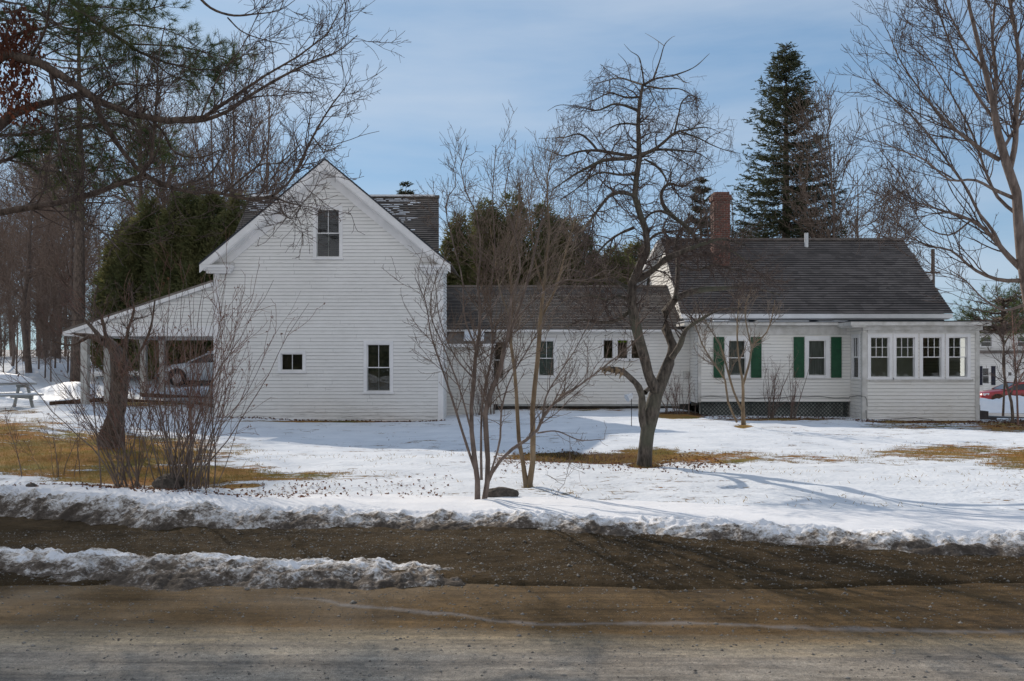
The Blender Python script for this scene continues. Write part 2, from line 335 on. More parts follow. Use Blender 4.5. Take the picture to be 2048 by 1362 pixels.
def billow(x, y, seed=0, oct=4, g=.5):
    a, s, t = 1, 0, 0
    for k in range(oct):
        s = s + a * (1 - np.abs(vnoise(x, y, seed + k) * 2 - 1) ** 1.0); t += a; a *= g; x, y = x * 2.07 + 5.2, y * 2.07 + 1.7
    return s / t
def sm(a, b, x): t = np.clip((x - a) / (b - a), 0, 1); return t * t * (3 - 2 * t)
FX = [-400, -40, -22, -15.5, -13, -10.6, -9.0, -6, -2.4, -.6, 1, 5.5, 6.6, 10, 14.8, 16.5, 22, 40, 400]
FZ = [.3, .3, .2, .12, .24, .18, -.14, -.25, -.29, -.18, -.09, -.10, -.26, -.30, -.36, -.42, -.6, -.6, -.6]
SX = [-400, -9, 5, 14, 400]; SS = [.042, .035, -.004, -.03, -.03]
def H(x, y):
    x = np.asarray(x, float); y = np.asarray(y, float)
    zf = np.interp(x, FX, FZ); t = sm(10.5, 27, y)
    z = t * zf + np.interp(x, SX, SS) * np.clip(y - 30, 0, 40)
    z = z + .25 * sm(60, 300, y) * 20 * fbm(x / 150, y / 150, 3, 3) * sm(90, 400, y)
    z = z + sm(9.5, 14, y) * .07 * (fbm(x / 3.2, y / 2.6, 5, 4) - .5)
    z = z - .05 * sm(7.2, 6.5, y) - .0
    return z
def h1(x, y): return float(H(x, y))
BL = [(100, 905, 400, 46, .95), (330, 948, 260, 22, 1.1), (520, 950, 210, 12, .75), (-60, 870, 180, 42, .9), (60, 845, 130, 14, .5), (700, 950, 190, 14, .42),
      (1160, 915, 165, 11, 1.1), (1300, 908, 80, 15, 1.0), (1420, 912, 170, 13, .72), (1600, 914, 170, 11, .55), (1900, 903, 190, 20, .66), (2070, 918, 130, 28, .75),
      (1780, 898, 90, 8, .45), (150, 972, 330, 7, .7), (1850, 851, 180, 8, .6), (1360, 829, 60, 9, 1.1), (1560, 838, 170, 4, .8), (2030, 850, 110, 15, .8), (300, 806, 140, 9, .75),
      (30, 822, 70, 6, .6), (640, 842, 260, 2.5, .8), (1850, 842, 140, 4, 1), (470, 968, 70, 6, .8), (955, 1006, 20, 6, .8), (1055, 974, 18, 4, .8), (1290, 926, 40, 6, 1.1), (1487, 852, 20, 4, .9), (900, 965, 180, 10, .3), (1150, 818, 200, 3.5, .6)]
def bare(x, y):
    D = np.maximum(y, 1); u = 1024 + x / D * F; v = HY + (EYE - H(x, y)) / D * F; m = np.zeros_like(u)
    for a, b, ra, rb, s in BL:
        q = ((u - a) / ra) ** 2 + ((v - b) / rb) ** 2; m = np.maximum(m, s * np.exp(-q ** 1.6 * .9))
    m = np.where(y > 34, .28 + .25 * (x < -14) * sm(50, 70, y) + 0 * m, m)
    return m
def grid_mesh(name, xs, ys, zf, m, parent=None, smooth=True):
    Xg, Yg = np.meshgrid(xs, ys); Zg = zf(Xg, Yg)
    V = np.stack([Xg, Yg, Zg], -1).reshape(-1, 3); nx, ny = len(xs), len(ys)
    i = (np.arange(ny - 1)[:, None] * nx + np.arange(nx - 1)[None]).ravel()
    me = np_mesh(name, V, np.stack([i, i + 1, i + nx + 1, i + nx], 1))
    o = link_mesh(name, me, m, parent, smooth=smooth); return o, Xg.ravel(), Yg.ravel()
def attr(o, name, v):
    a = o.data.attributes.new(name, 'FLOAT', 'POINT'); a.data.foreach_set('value', np.asarray(v, np.float32))
def axis(lo, a, b, hi, step, grow=1.13):
    mid = list(np.arange(a, b, step)); s = step; x = mid[-1]; r = []
    while x < hi: s *= grow; x += s; r.append(x)
    s = step; x = mid[0]; q = []
    while x > lo: s *= grow; x -= s; q.append(x)
    return np.array(q[::-1] + mid + r)
gx = axis(-900, -17, 18, 900, .07); gy = axis(-60, 8.5, 31, 1500, .06)
def gz(x, y):
    near = sm(8.6, 10, y) * sm(40, 25, y)
    return H(x, y) + near * (.035 * (fbm(x / .5, y / .4, 11, 3) - .5) + .07 * (fbm(x / 1.8, y / 1.2, 13, 2) - .5)) - near * .03 * np.clip(bare(x, y), 0, 1)
g, gxf, gyf = grid_mesh('ground', gx, gy, gz, 'ground')
tag(g, kind='structure'); attr(g, 'bare', np.maximum(bare(gxf, gyf), (.04 + .40 * fbm(gxf / 2.2, gyf / 1.4, 99, 3)) * (gyf < 27)))
uu = 1024 + gxf / np.maximum(gyf, 1) * F
attr(g, 'mud', np.clip(np.exp(-((uu - 1150) / 170) ** 2 * 1.2) * sm(12.8, 13.6, gyf) * sm(17, 15, gyf) + .9 * sm(27.5, 28.4, gyf) * (gyf < 31) * (gxf > 4.5), 0, .9))
# road and shoulder
o, a_, b_ = grid_mesh('road', axis(-300, -8, 8, 300, .06), np.arange(-9, 7.0, .05), lambda x, y: -.02 * sm(-3, 6, y) * 0 + .004 * fbm(x / .3, y / .2, 2, 3) + .012, 'road')
tag(o, kind='structure')
EDX = [-12, -4.9, -3.2, -1.5, 0, 1.3, 2.2, 3.6, 9, 14]; EDY = [9.0, 8.8, 8.15, 8.3, 8.1, 7.85, 7.6, 7.15, 6.9, 6.9]
def edge(x): return np.interp(x, EDX, EDY) + .35 * (fbm(x / .7, x * 0 + .5, 21, 4) - .5)
def shz(x, y):
    t = sm(6.3, 6.42, y + .42 * (fbm(x / 1.3, x * 0 + 1.5, 35, 5) - .5)); t = t * 1.0 - .4 * (1 - t)
    return -.35 * sm(.7, 1.1, y - edge(x)) + .004 + t * (.03 + .02 * sm(6.4, 7.4, y) + .05 * (fbm(x / .5, y / .35, 31, 5) - .45) + .02 * (fbm(x / .06, y / .06, 33, 2) - .5))
o, a_, b_ = grid_mesh('road_shoulder', axis(-300, -7, 7, 300, .03), axis(6.2, 6.21, 9.4, 9.5, .025), shz, 'shoulder'); tag(o, kind='structure')
# ploughed snow bank
def bankz(x, y):
    e = edge(x); s = y - e
    crest = np.interp(x, [-6, -3.5, -1, 1, 3, 6], [.20, .18, .11, .09, .10, .09]) * (.8 + .4 * fbm(x / .9, y * 0 + 2, 41, 3))
    rise = sm(-.02, .42, s) ** .7; fall = 1 - sm(.75, 2.6, s)
    rough = sm(-.03, .08, s) * (1 - sm(.4, .8, s))
    lump = (billow(x / .30, y / .24, 43, 4, .55) - .5) * .15 + (billow(x / .09, y / .08, 47, 3) - .5) * .05
    z = crest * rise * fall + rough * lump * (.35 + rise * .65) + .03 * sm(.6, 1.1, s) * (fbm(x / .5, y / .35, 49, 3) - .5)
    base = H(x, y) * sm(8.3, 10.2, y)
    z = base + z + .02
    return np.where(s < -.02, -.15, z) - .09 * sm(2.2, 2.8, s)
def dirt(x, y):
    e = edge(x); s = y - e
    d = .78 - .44 * sm(.05, .5, s) - .5 * sm(.4, .85, s)
    return d + .45 * (fbm(x / .5, y / .35, 61, 3) - .5)
o, a_, b_ = grid_mesh('snow_bank', axis(-60, -6.6, 6.6, 60, .018, 1.2), np.arange(6.7, 11.8, .018), bankz, 'bank'); tag(o, kind='structure')
attr(o, 'dirt', dirt(a_, b_))
# low windrow of dirty snow on the shoulder
def ridgez(x, y):
    c = np.interp(x, [-8, -3.8, -2, -.6, .8], [6.95, 6.95, 6.68, 6.62, 6.5]) + .12 * (fbm(x / .5, x * 0, 71, 3) - .5); w = np.interp(x, [-4, -1, -.3, .8], [.5, .38, .34, .3])
    w = w * (.55 + .9 * fbm(x / .35, y * 0 + 3, 75, 3)); q = 1 - np.abs(y - c) / w; amp = np.interp(x, [-4, -1.2, -.5, .2, .9], [.075, .07, .05, .025, 0])
    lump = (billow(x / .22, y / .2, 73, 4, .55) - .42) * .11 + (billow(x / .07, y / .07, 77, 3) - .5) * .03
    return np.where(q > 0, amp * sm(0, .8, q) + lump * sm(0, .35, q) * np.clip(amp / .08 + .5, 0, 1) + .02, -.1) - .012 - .075 * sm(-1.6, .6, x)
o, a_, b_ = grid_mesh('snow_ridge', np.arange(-8, .9, .017), np.arange(6.0, 7.6, .017), ridgez, 'bank'); tag(o, kind='structure')
cc = np.interp(a_, [-8, -3.8, -2, -.6, .8], [6.95, 6.95, 6.68, 6.62, 6.5])
attr(o, 'dirt', .52 + .34 * sm(.05, -.35, b_ - cc) + .35 * (fbm(a_ / .5, b_ / .3, 81, 3) - .5) + .25 * sm(-1.6, .3, a_))
# driveway on the right behind the house
drv = MB()
o, a_, b_ = grid_mesh('driveway', np.linspace(15.6, 60, 60), np.linspace(32.5, 40.5, 18), lambda x, y: H(x, y) + .03, 'drive'); tag(o, kind='structure')

# ------------------------------------------------------------------ scatter stuff (uncountable)
def tris(pos, dr, ln, wd, rng):
    n = len(pos); dr = dr / (np.linalg.norm(dr, axis=1, keepdims=True) + 1e-9)
    s = np.cross(dr, rng.normal(size=(n, 3))); s /= np.linalg.norm(s, axis=1, keepdims=True) + 1e-9
    ln = np.broadcast_to(ln, n)[:, None]; wd = np.broadcast_to(wd, n)[:, None]
    V = np.stack([pos - s * wd / 2, pos + s * wd / 2, pos + dr * ln], 1)
    return V
def tri_obj(name, V, m, parent=None):
    V = np.asarray(V).reshape(-1, 3); me = np_mesh(name, V, np.arange(len(V)).reshape(-1, 3)); return link_mesh(name, me, m, parent)
def quads(pos, a, b):
    return np.stack([pos - a - b, pos + a - b * .4, pos + a * .8 + b, pos - a * .5 + b * .8], 1)
rng = np.random.default_rng(5)
n = 260000; gxs = rng.uniform(-13, 13, n); gys = rng.uniform(10.0, 24, n); bm_ = bare(gxs, gys)
k = (bm_ + 1.1 * (fbm(gxs / .35, gys / .22, 91, 4) - .5) > .62) & (np.abs(gxs) < gys * .66); gxs, gys = gxs[k][:75000], gys[k][:75000]
P = np.stack([gxs, gys, gz(gxs, gys) - .004], 1); d = rng.normal(size=P.shape) * .7; d[:, 2] = 1
tag(tri_obj('dry_grass', tris(P, d, rng.uniform(.03, .08, len(P)), .007, rng), 'straw'), 'short straw and olive grass showing through the melted snow', 'grass', kind='stuff')
# sparse stubble through the thin snow
n = 5000; sx_ = rng.uniform(-6, 11, n); sy_ = rng.uniform(9.6, 16, n); k = (fbm(sx_ / 1.0, sy_ / .4, 95, 3) > .60) & (np.abs(sx_) < sy_ * .66); P = np.stack([sx_[k], sy_[k], gz(sx_[k], sy_[k])], 1)
d = rng.normal(size=P.shape) * .8; d[:, 2] = 1
tag(tri_obj('grass_stubble', tris(P, d, rng.uniform(.03, .07, len(P)), .008, rng), 'straw'), 'thin dead stubble poking through the lawn snow', 'grass', kind='stuff')
def litter(n, xa, xb, fy, size):
    x = rng.uniform(xa, xb, n); y = fy(x, n); return x, y, rng.uniform(.6, 1.2, n) * size
L = [litter(800, -6.8, -2.3, lambda x, n: rng.normal(10.7, .55, n), .019), litter(260, -3, -.8, lambda x, n: rng.normal(11.2, .7, n), .018),
     litter(1300, -.3, 3.4, lambda x, n: rng.normal(14.2, .7, n), .020), litter(800, 10.5, 17, lambda x, n: 28.1 - np.abs(rng.normal(0, 1.1, n)), .032),
     litter(500, 5.0, 10.6, lambda x, n: 28.9 - np.abs(rng.normal(0, .6, n)), .03), litter(260, -9, 9, lambda x, n: rng.uniform(10, 24, n), .012),
     litter(350, -9, -2, lambda x, n: 26.9 - np.abs(rng.normal(0, .2, n)), .04), litter(600, 14, 19, lambda x, n: rng.uniform(24, 30, n), .04)]
x = np.concatenate([q[0] for q in L]); y = np.concatenate([q[1] for q in L]); s = np.concatenate([q[2] for q in L])[:, None]
z = np.maximum(gz(x, y), np.where(y < 11.7, bankz(x, y), -9)) + .012
a = rng.normal(size=(len(x), 3)); a[:, 2] *= .5; a /= np.linalg.norm(a, axis=1, keepdims=True); b = np.cross(a, rng.normal(size=a.shape) * .5 + np.array([0, 0, 1])); b /= np.linalg.norm(b, axis=1, keepdims=True)
me = np_mesh('leaf_litter', quads(np.stack([x, y, z], 1), a * s, b * s * .7), np.arange(len(x) * 4).reshape(-1, 4))
tag(link_mesh('leaf_litter', me, 'litter'), 'scattered brown fallen leaves on the snow edges and grass', 'leaves', kind='stuff')
# grit and pebbles on road and shoulder
n = 34000; x = rng.uniform(-6.5, 6.5, n); y = np.where(rng.random(n) < .6, rng.uniform(6.3, 8.2, n), rng.uniform(3.8, 6.3, n)); k = y < edge(x) + .15; x, y = x[k], y[k]; n = len(x)
r = rng.gamma(1.3, .0022, n) + .0012; oc = np.array([(1, 0, 0), (-1, 0, 0), (0, 1, 0), (0, -1, 0), (0, 0, 1), (0, 0, -1)], float)
V = (oc[None] * rng.uniform(.6, 1.3, (n, 6, 1)) * r[:, None, None]) * np.array([1.2, 1.2, .8]); V += np.stack([x, y, np.maximum(shz(x, y), .014)], 1)[:, None]
Q = np.array([(0, 2, 4), (2, 1, 4), (1, 3, 4), (3, 0, 4), (2, 0, 5), (1, 2, 5), (3, 1, 5), (0, 3, 5)])
me = np_mesh('grit', V.reshape(-1, 3), (Q[None] + (np.arange(n) * 6)[:, None, None]).reshape(-1, 3))
tag(link_mesh('grit', me, 'pebble'), 'loose grit and small pebbles on the road and shoulder', 'gravel', kind='stuff')

# ------------------------------------------------------------------ building helpers
def clap(mb, ua, ub, z0, z1, mp, holes=(), clip=None, c=.105):
    """clapboard courses; mp(u, n, z) -> world point, n = distance out of the wall"""
    zs = z0
    while zs < z1 - 1e-4:
        ze = min(zs + c, z1)
        if clip: a0, b0 = clip(zs); a1, b1 = clip(ze)
        else: a0 = a1 = ua; b0 = b1 = ub
        if b0 <= a0: break
        if b1 < a1: a1 = b1 = (a1 + b1) / 2
        zm = (zs + ze) / 2; segs = [(0., 1.)]
        cuts = sorted((h[0], h[1]) for h in holes if h[2] < zm < h[3]); cur = a0; iv = []
        for (h0, h1_) in cuts:
            if h0 > cur: iv.append((cur, h0))
            cur = max(cur, h1_)
        if cur < b0: iv.append((cur, b0))
        iv2 = []
        for (p, q) in iv:
            while q - p > 3.2 and clip is None or q - p > 4.6:
                w_ = CR.uniform(1.2, 3.9)
                if q - p - w_ < .5: break
                iv2.append((p, p + w_ - .004)); p = p + w_
            iv2.append((p, q))
        for (p, q) in iv2:
            jz = CR.uniform(-.0035, .0035)
            pt = max(p, a1) if p == a0 else p; qt = min(q, b1) if q == b0 else q
            if p == a0: pt = a1
            if q == b0: qt = b1
            g_ = JOINT_SHADE_H / (ze - zs); pm, qm = pt + (p - pt) * g_, qt + (q - qt) * g_
            mb.add([mp(p, 0, zs + jz), mp(q, 0, zs - jz), mp(q, .02, zs - jz), mp(p, .02, zs + jz), mp(qm, .006, ze - JOINT_SHADE_H), mp(pm, .006, ze - JOINT_SHADE_H), mp(qt, .001, ze), mp(pt, .001, ze)], [(0, 1, 2, 3), (3, 2, 4, 5), (5, 4, 6, 7)], (0, 2))
        zs = ze
JOINT_SHADE_H = .012; CR = random.Random(6)
def wall_y(y): return lambda u, n, z: (u, y - n, z)            # faces the camera (-y)
def wall_xl(x): return lambda u, n, z: (x - n, u, z)            # faces left (-x), u runs along y
def wall_xr(x): return lambda u, n, z: (x + n, u, z)
def window(parent, xa, xb, za, zb, y, cols=2, kind='double', casing=.1, m_trim='trim', top_cols=None, rows_top=1, label=None, back=None, sill=True):
    """opening xa..xb, za..zb in a wall facing -y at y"""
    c = casing; f = MB()
    f.box(xa - c, xa, y - .035, y + .12, za - c * .3, zb + c); f.box(xb, xb + c, y - .035, y + .12, za - c * .3, zb + c); f.box(xa, xb, y - .033, y + .12, zb, zb + c)
    w = f.build('window', m_trim, parent)
    if label: w['label'] = label
    if sill: MB().box(xa - c - .03, xb + c + .03, y - .07, y + .1, za - c * .3 - .05, za - c * .3 - .002).box(xa - .002, xb + .002, y - .02, y + .09, za - c * .3, za).build('sill', m_trim, w)
    s = MB(); sw = .03; zm = (za + zb) / 2; yo = y + .03
    def sash(z0, z1, yy, nc, nr):
        s.box(xa, xa + sw, yy, yy + .03, z0, z1); s.box(xb - sw, xb, yy, yy + .03, z0, z1)
        s.box(xa + sw, xb - sw, yy + .001, yy + .029, z0, z0 + sw); s.box(xa + sw, xb - sw, yy + .001, yy + .029, z1 - sw, z1)
        for k in range(1, nc): xx = xa + (xb - xa) * k / nc; s.box(xx - .008, xx + .008, yy + .004, yy + .026, z0 + sw, z1 - sw)
        for k in range(1, nr): zz = z0 + (z1 - z0) * k / nr; s.box(xa + sw, xb - sw, yy + .006, yy + .024, zz - .008, zz + .008)
    if kind == 'double': sash(zm - .015, zb, yo, top_cols or cols, rows_top); sash(za, zm + .012, yo + .034, cols, 1)
    else: sash(za, zb, yo, cols, 1)
    s.build('sash', m_trim, w)
    MB().add([(xa + .01, y + .06, za + .01), (xb - .01, y + .06, za + .01), (xb - .01, y + .06, zb - .01), (xa + .01, y + .06, zb - .01)], [(0, 1, 2, 3)]).build('pane', 'glass', w)
    if back: MB().box(xa - .05, xb + .05, y + .16, y + .17, za - .05, zb + .05).build('curtain' if back != 'board' else 'boarding', back, w)  # with 'dim' a backing panel with reflections and curtain tone in its colour
    return w
def roof_courses(mb, x0e, x1e, x0r, x1r, ye, ze, yr, zr, c=.125, t=.02):
    """sloping courses from eave (ye, ze) to ridge (yr, zr); x extents at eave and ridge"""
    L_ = math.hypot(yr - ye, zr - ze); n_ = max(1, int(L_ / c)); nx, nz_ = -(zr - ze) / L_ * (1 if yr > ye else -1), abs(yr - ye) / L_
    for i in range(n_):
        a, b = i / n_, (i + 1) / n_
        def P(t_, x, off): return (x, ye + (yr - ye) * t_ + nx * off, ze + (zr - ze) * t_ + nz_ * off)
        xa0, xb0 = x0e + (x0r - x0e) * a, x1e + (x1r - x1e) * a; xa1, xb1 = x0e + (x0r - x0e) * b, x1e + (x1r - x1e) * b
        mb.add([P(a, xa0, 0), P(a, xb0, 0), P(a, xb0, t), P(a, xa0, t), P(b - .2 / n_, xb1, .006), P(b - .2 / n_, xa1, .006), P(b, xb1, 0), P(b, xa1, 0)], [(0, 1, 2, 3), (3, 2, 4, 5), (5, 4, 6, 7)] if yr > ye else [(3, 2, 1, 0), (5, 4, 2, 3), (7, 6, 4, 5)], (0, 2))

# ================================================================== BARN
BY = 27.0; BX0, BX1 = -9.05, -2.12; PXc = -5.62; RZ = 7.62
barn = empty('barn', (-5.6, 27, -.3), 'tall white clapboard barn with front gable and open lean-to carport on its left', 'barn')
wb = MB()
win_b = [(X_(633, BY), X_(679, BY), Z_(514, BY), Z_(418, BY)), (X_(734, BY), X_(780, BY), Z_(782, BY), Z_(688, BY)), (X_(562, BY), X_(606, BY), Z_(741, BY), Z_(707, BY))]
zg = 4.55; mL = (RZ - 4.47) / (9.39 - 5.62); off = .34
def bclip(z):
    if z < 4.25: return BX0, BX1
    h = (RZ - off - z) / mL; return max(BX0, PXc - h), min(BX1, PXc + h)
clap(wb, BX0, BX1, -.45, RZ - off, wall_y(BY), win_b, bclip, .108)
clap(wb, 27, 28.6, -.5, 4.6, wall_xr(BX1 + .0), (), None, .108); clap(wb, 28.6, 35, -.5, 4.6, wall_xr(-2.99), (), None, .108); wb.add([(-3.0, 28.6, -.5), (BX1, 28.6, -.5), (BX1, 28.6, 4.6), (-3.0, 28.6, 4.6)], [(0, 1, 2, 3)])
clap(wb, 27, 35, -.3, 4.6, wall_xl(BX0), (), None, .108)
wb.add([(BX0, 35, -.5), (-3.0, 35, -.5), (-3.0, 35, 4.4), (BX0, 35, 4.4)], [(0, 1, 2, 3)])
for (xx, d_) in ((-9.05, 1), (-2.97, -1)): wb.add([(xx, 28.5, 4.3), (xx, 35, 4.3), (xx, 31.75, 7.3)], [(0, 1, 2)])
wb.build('wall', 'clap', barn)
MB().box(BX0 + .1, -3.1, 34.8, 34.9, -.5, 4.3).box(BX0 + .05, -3.05, 27.14, 34.8, 2.45, 2.55).box(BX0 + .06, -3.06, 30, 30.1, 2.6, 5.5).box(BX0 + .07, -3.07, 30, 30.1, -.4, 2.4).box(BX0 + .05, -3.05, 27.14, 34.8, -.5, -.45).build('interior_wall', 'interior', barn)
rf = MB(); yf = 26.62
for sg, xe in ((-1, -9.39), (1, -1.85)):
    # front wing slope: slab plus shingle courses running along y
    ux = xe - PXc; L_ = math.hypot(ux, RZ - 4.47); nx_, nz_ = (RZ - 4.47) / L_ * (1 if ux > 0 else -1), abs(ux) / L_; n_ = 36
    for i in range(n_):
        a, b = i / n_, (i + 1) / n_
        def P(t_, y, o_): return (xe - ux * t_ + nx_ * o_, y, 4.47 + (RZ - 4.47) * t_ + nz_ * o_)
        rf.add([P(a, yf, 0), P(a, 31.6, 0), P(a, 31.6, .025), P(a, yf, .025), P(b, 31.6, .002), P(b, yf, .002)], [(0, 1, 2, 3), (3, 2, 4, 5), (3, 5, 0)])
roof_courses(rf, -9.4, -2.32, -9.35, -2.62, 28.2, 4.3, 31.75, 7.39)
roof_courses(rf, -9.4, -3.0, -9.35, -2.66, 35.3, 4.3, 31.75, 7.39)
rf.box(-9.36, -2.6, 31.66, 31.84, 7.36, 7.45)
roof = rf.build('roof', 'sh_brown', barn)
e = MB()
e.prism([(-9.40, 4.44), (PXc, RZ - .03), (-1.84, 4.44), (-1.84, 4.49), (PXc, RZ + .025), (-9.40, 4.49)], yf - .015, yf + .02)
e.build('roof_edge', 'sh_edge', roof)
# rake boards, soffit, frieze, returns
tr = MB()
def band(zt, zb_, xo, y0, y1):
    mr = (RZ - 4.47) / (-1.85 - PXc); e0 = 4.47
    xl, xr = -9.39 + xo, -1.85 - xo
    for x_, m_ in ((xl, mL), (xr, -mr)):
        zc = RZ - m_ * (PXc - x_)
        tr.prism([(x_, zc - zb_), (PXc, RZ - zb_), (PXc, RZ - zt), (x_, zc - zt)] if x_ < PXc else [(PXc, RZ - zb_), (x_, zc - zb_), (x_, zc - zt), (PXc, RZ - zt)], y0, y1)
band(.035, .27, .0, yf, yf + .05); band(.27, .31, .12, yf + .02, BY - .02); band(.30, .62, .34, BY - .05, BY + .02); band(.30, .38, .34, BY - .09, BY - .05)
tr.box(BX0 - .004, BX0 + .13, BY - .032, BY + .05, -.42, 4.2); tr.box(BX1 - .13, BX1 + .004, BY - .032, BY + .05, -.42, 4.2)
tr.box(BX1 + .004, BX1 + .03, BY - .03, BY + .12, -.42, 4.2); tr.box(BX0 - .03, BX0 - .004, BY - .03, BY + .12, -.42, 4.2)
for x0, x1, t0, t1 in ((-9.37, -8.45, -9.05, -8.55), (-2.78, -1.87, -2.62, -2.12)):
    tr.box(x0, x1, yf + .001, BY - .03, 4.36, 4.44); tr.box(x0 + .05, x1 - .04, yf + .06, BY - .03, 4.28, 4.36); tr.box(x0 + .14, x1 - .08, yf + .14, BY - .03, 4.20, 4.28)
tr.build('gable_trim', 'trim', barn)
for x0, x1 in ((-9.37, -8.45), (-2.78, -1.87)): MB().prismx([(yf - .01, 4.441), (BY - .03, 4.441), (BY - .03, 4.56)], x0, x1).build('cornice_return', 'trim_old', barn)
w = window(barn, *win_b[0], BY, 2, label='upper gable window with black panes and peeling sill')
w = window(barn, *win_b[1], BY, 2, label='lower tall window with four panes', back='dim')
w = window(barn, *win_b[2], BY, 2, 'single', .09, label='small square window with dark panes', back='board')
MB().box(BX0 - .01, BX1 + .01, BY - .02, BY + .1, -.75, -.45).build('foundation', 'found', barn)
# snow left on the rear roof
sn = MB(); rs = random.Random(3)
for i in range(420):
    side = rs.random() < .5; k_ = rs.randint(15, 37); t = k_ / 37.7 + .002
    x0 = rs.uniform(-9.3, -7.0) if side else rs.uniform(-5.4, -3.6)
    if not side and rs.random() > (t - .35) * 1.6: continue
    wd_ = rs.uniform(.06, .42); t2 = t + rs.uniform(.006, .014)
    yy, zz = 28.2 + 3.55 * t, 4.3 + 3.09 * t; y2, z2 = 28.2 + 3.55 * t2, 4.3 + 3.09 * t2; n_ = .024
    sn.add([(x0, yy - n_, zz + n_), (x0 + wd_, yy - n_, zz + n_), (x0 + wd_ - .03, y2 - n_, z2 + n_), (x0 + .03, y2 - n_, z2 + n_)], [(0, 1, 2, 3)])
sn.box(-9.3, -7.3, 31.62, 31.9, 7.40, 7.47); sn.box(-5.6, -2.75, 31.62, 31.9, 7.40, 7.465)
sn.build('roof_snow', 'snow', barn)
# carport
cz0, cz1 = 3.98, 2.47; cx = -13.62
slope = (cz0 - cz1) / (BX0 - cx)
cr_ = MB(); cr_.prism([(cx, cz1 - .05), (BX0 - .03, cz0 - .05), (BX0 - .03, cz0 + .02), (cx, cz1 + .02)], 26.85, 33.6); cr_.build('carport_roof', 'sh_brown', barn)
cw = MB(); clap(cw, -13.3, BX0 - .04, 2.62, 3.9, wall_y(27.0), (), lambda z: (max(-13.3, BX0 - .04 - (cz0 - .07 - z) / slope), BX0 - .04), .108); cw.build('carport_gable', 'clap', barn)
cb = MB(); cb.box(-13.3, BX0 - .04, 26.97, 27.12, 2.30, 2.62); cb.box(-13.3, -13.12, 27.13, 33.4, 2.30, 2.47)
cb.prism([(cx, cz1 - .16), (BX0 - .04, cz0 - .16), (BX0 - .04, cz0 - .052), (cx, cz1 - .052)], 26.84, 26.95)
cb.box(cx, -13.31, 26.88, 33.5, 2.31, 2.36); cb.box(-13.3, BX0 - .06, 33.2, 33.35, 2.3, 2.5); cb.build('carport_beam', 'trim', barn)
for xq, yq, wq in ((-13.15, 27.32, .2), (-13.1, 28.75, .2), (-13.12, 31.6, .19), (-13.1, 33.2, .17)):
    p = MB(); p.box(xq - wq / 2, xq + wq / 2, yq - wq / 2, yq + wq / 2, h1(xq, yq) - .05, 2.3); p.box(xq - wq / 2 - .02, xq + wq / 2 + .02, yq - wq / 2 - .02, yq + wq / 2 + .02, 2.16, 2.3)
    p.build('carport_post', 'post', barn)

# ================================================================== LINK WING
LY = 30.5; LX0, LX1 = -2.77, 5.86
link = empty('connecting_wing', (2, 30.5, -.1), 'low white wing with long brown shingle roof joining the barn to the house', 'building')
wl_ = MB()
holesL = [(X_(1078, LY), X_(1108, LY), Z_(752, LY), Z_(681, LY)), (X_(972, LY), X_(1007, LY), Z_(757, LY), Z_(683, LY))]
trip = [(X_(1206, LY), X_(1227, LY)), (X_(1234, LY), X_(1256, LY)), (X_(1262, LY), X_(1284, LY))]
for a_, b_ in trip: holesL.append((a_, b_, Z_(718, LY), Z_(679, LY)))
clap(wl_, LX0 + .03, 6.11, .05, 2.62, wall_y(LY), holesL, None, .11)
wl_.add([(LX0, 36.5, -.3), (LX1, 36.5, -.3), (LX1, 36.5, 2.5), (LX0, 36.5, 2.5)], [(0, 1, 2, 3)])
wl_.build('wall', 'clap2', link)
MB().box(LX0 + .04, LX1, LY + .05, LY + .2, -.5, .05).box(LX1 + .001, 6.11, LY + .02, LY + .3, -.5, 2.7).build('foundation', 'found', link)
MB().box(X_(995, LY), LX1 - .1, LY - .05, LY + .02, -.02, .05).build('skirt_board', 'greywood', link)
lr = MB(); roof_courses(lr, LX0 + .05, LX1 - .02, LX0 + .05, LX1 - .02, 30.12, 2.62, 33.4, 4.32); roof_courses(lr, LX0 + .05, LX1 - .02, LX0 + .05, LX1 - .02, 36.7, 2.62, 33.4, 4.32)
lr.box(LX0 + .05, LX1 - .03, 33.32, 33.48, 4.30, 4.37); lroof = lr.build('roof', 'sh_brown', link)
MB().box(LX0 + .05, LX1 - .02, 30.14, LY - .022, 2.53, 2.60).build('eave_board', 'trim', link)
window(link, *holesL[0], LY, 2, back='blind', label='tall sash window with grey-green blind')
w = window(link, *holesL[1], LY, 2, back='board', m_trim='trim_old', label='dark boarded window with narrow frame', casing=.05)
for k, (a_, b_) in enumerate(trip): window(link, a_, b_, Z_(718, LY), Z_(679, LY), LY, 1, 'single', .045)
MB().box(trip[1][0], trip[1][1], LY + .1, LY + .11, Z_(685, LY), Z_(679, LY)).build('green_shade', mat('green_shade_cloth', (.35, .6, .03)), link)
MB().box(LX0 + .1, LX1 - .1, 33, 33.1, -.2, 3).box(LX0 + .1, LX1 - .1, LY + .14, 33, .0, .04).build('interior_wall', 'interior', link)
ms = MB(); ms.box(X_(1366, LY), X_(1376, LY), LY - .12, LY - .021, Z_(755, LY), Z_(742, LY)); ms.build('meter_box', 'trim_old', link)
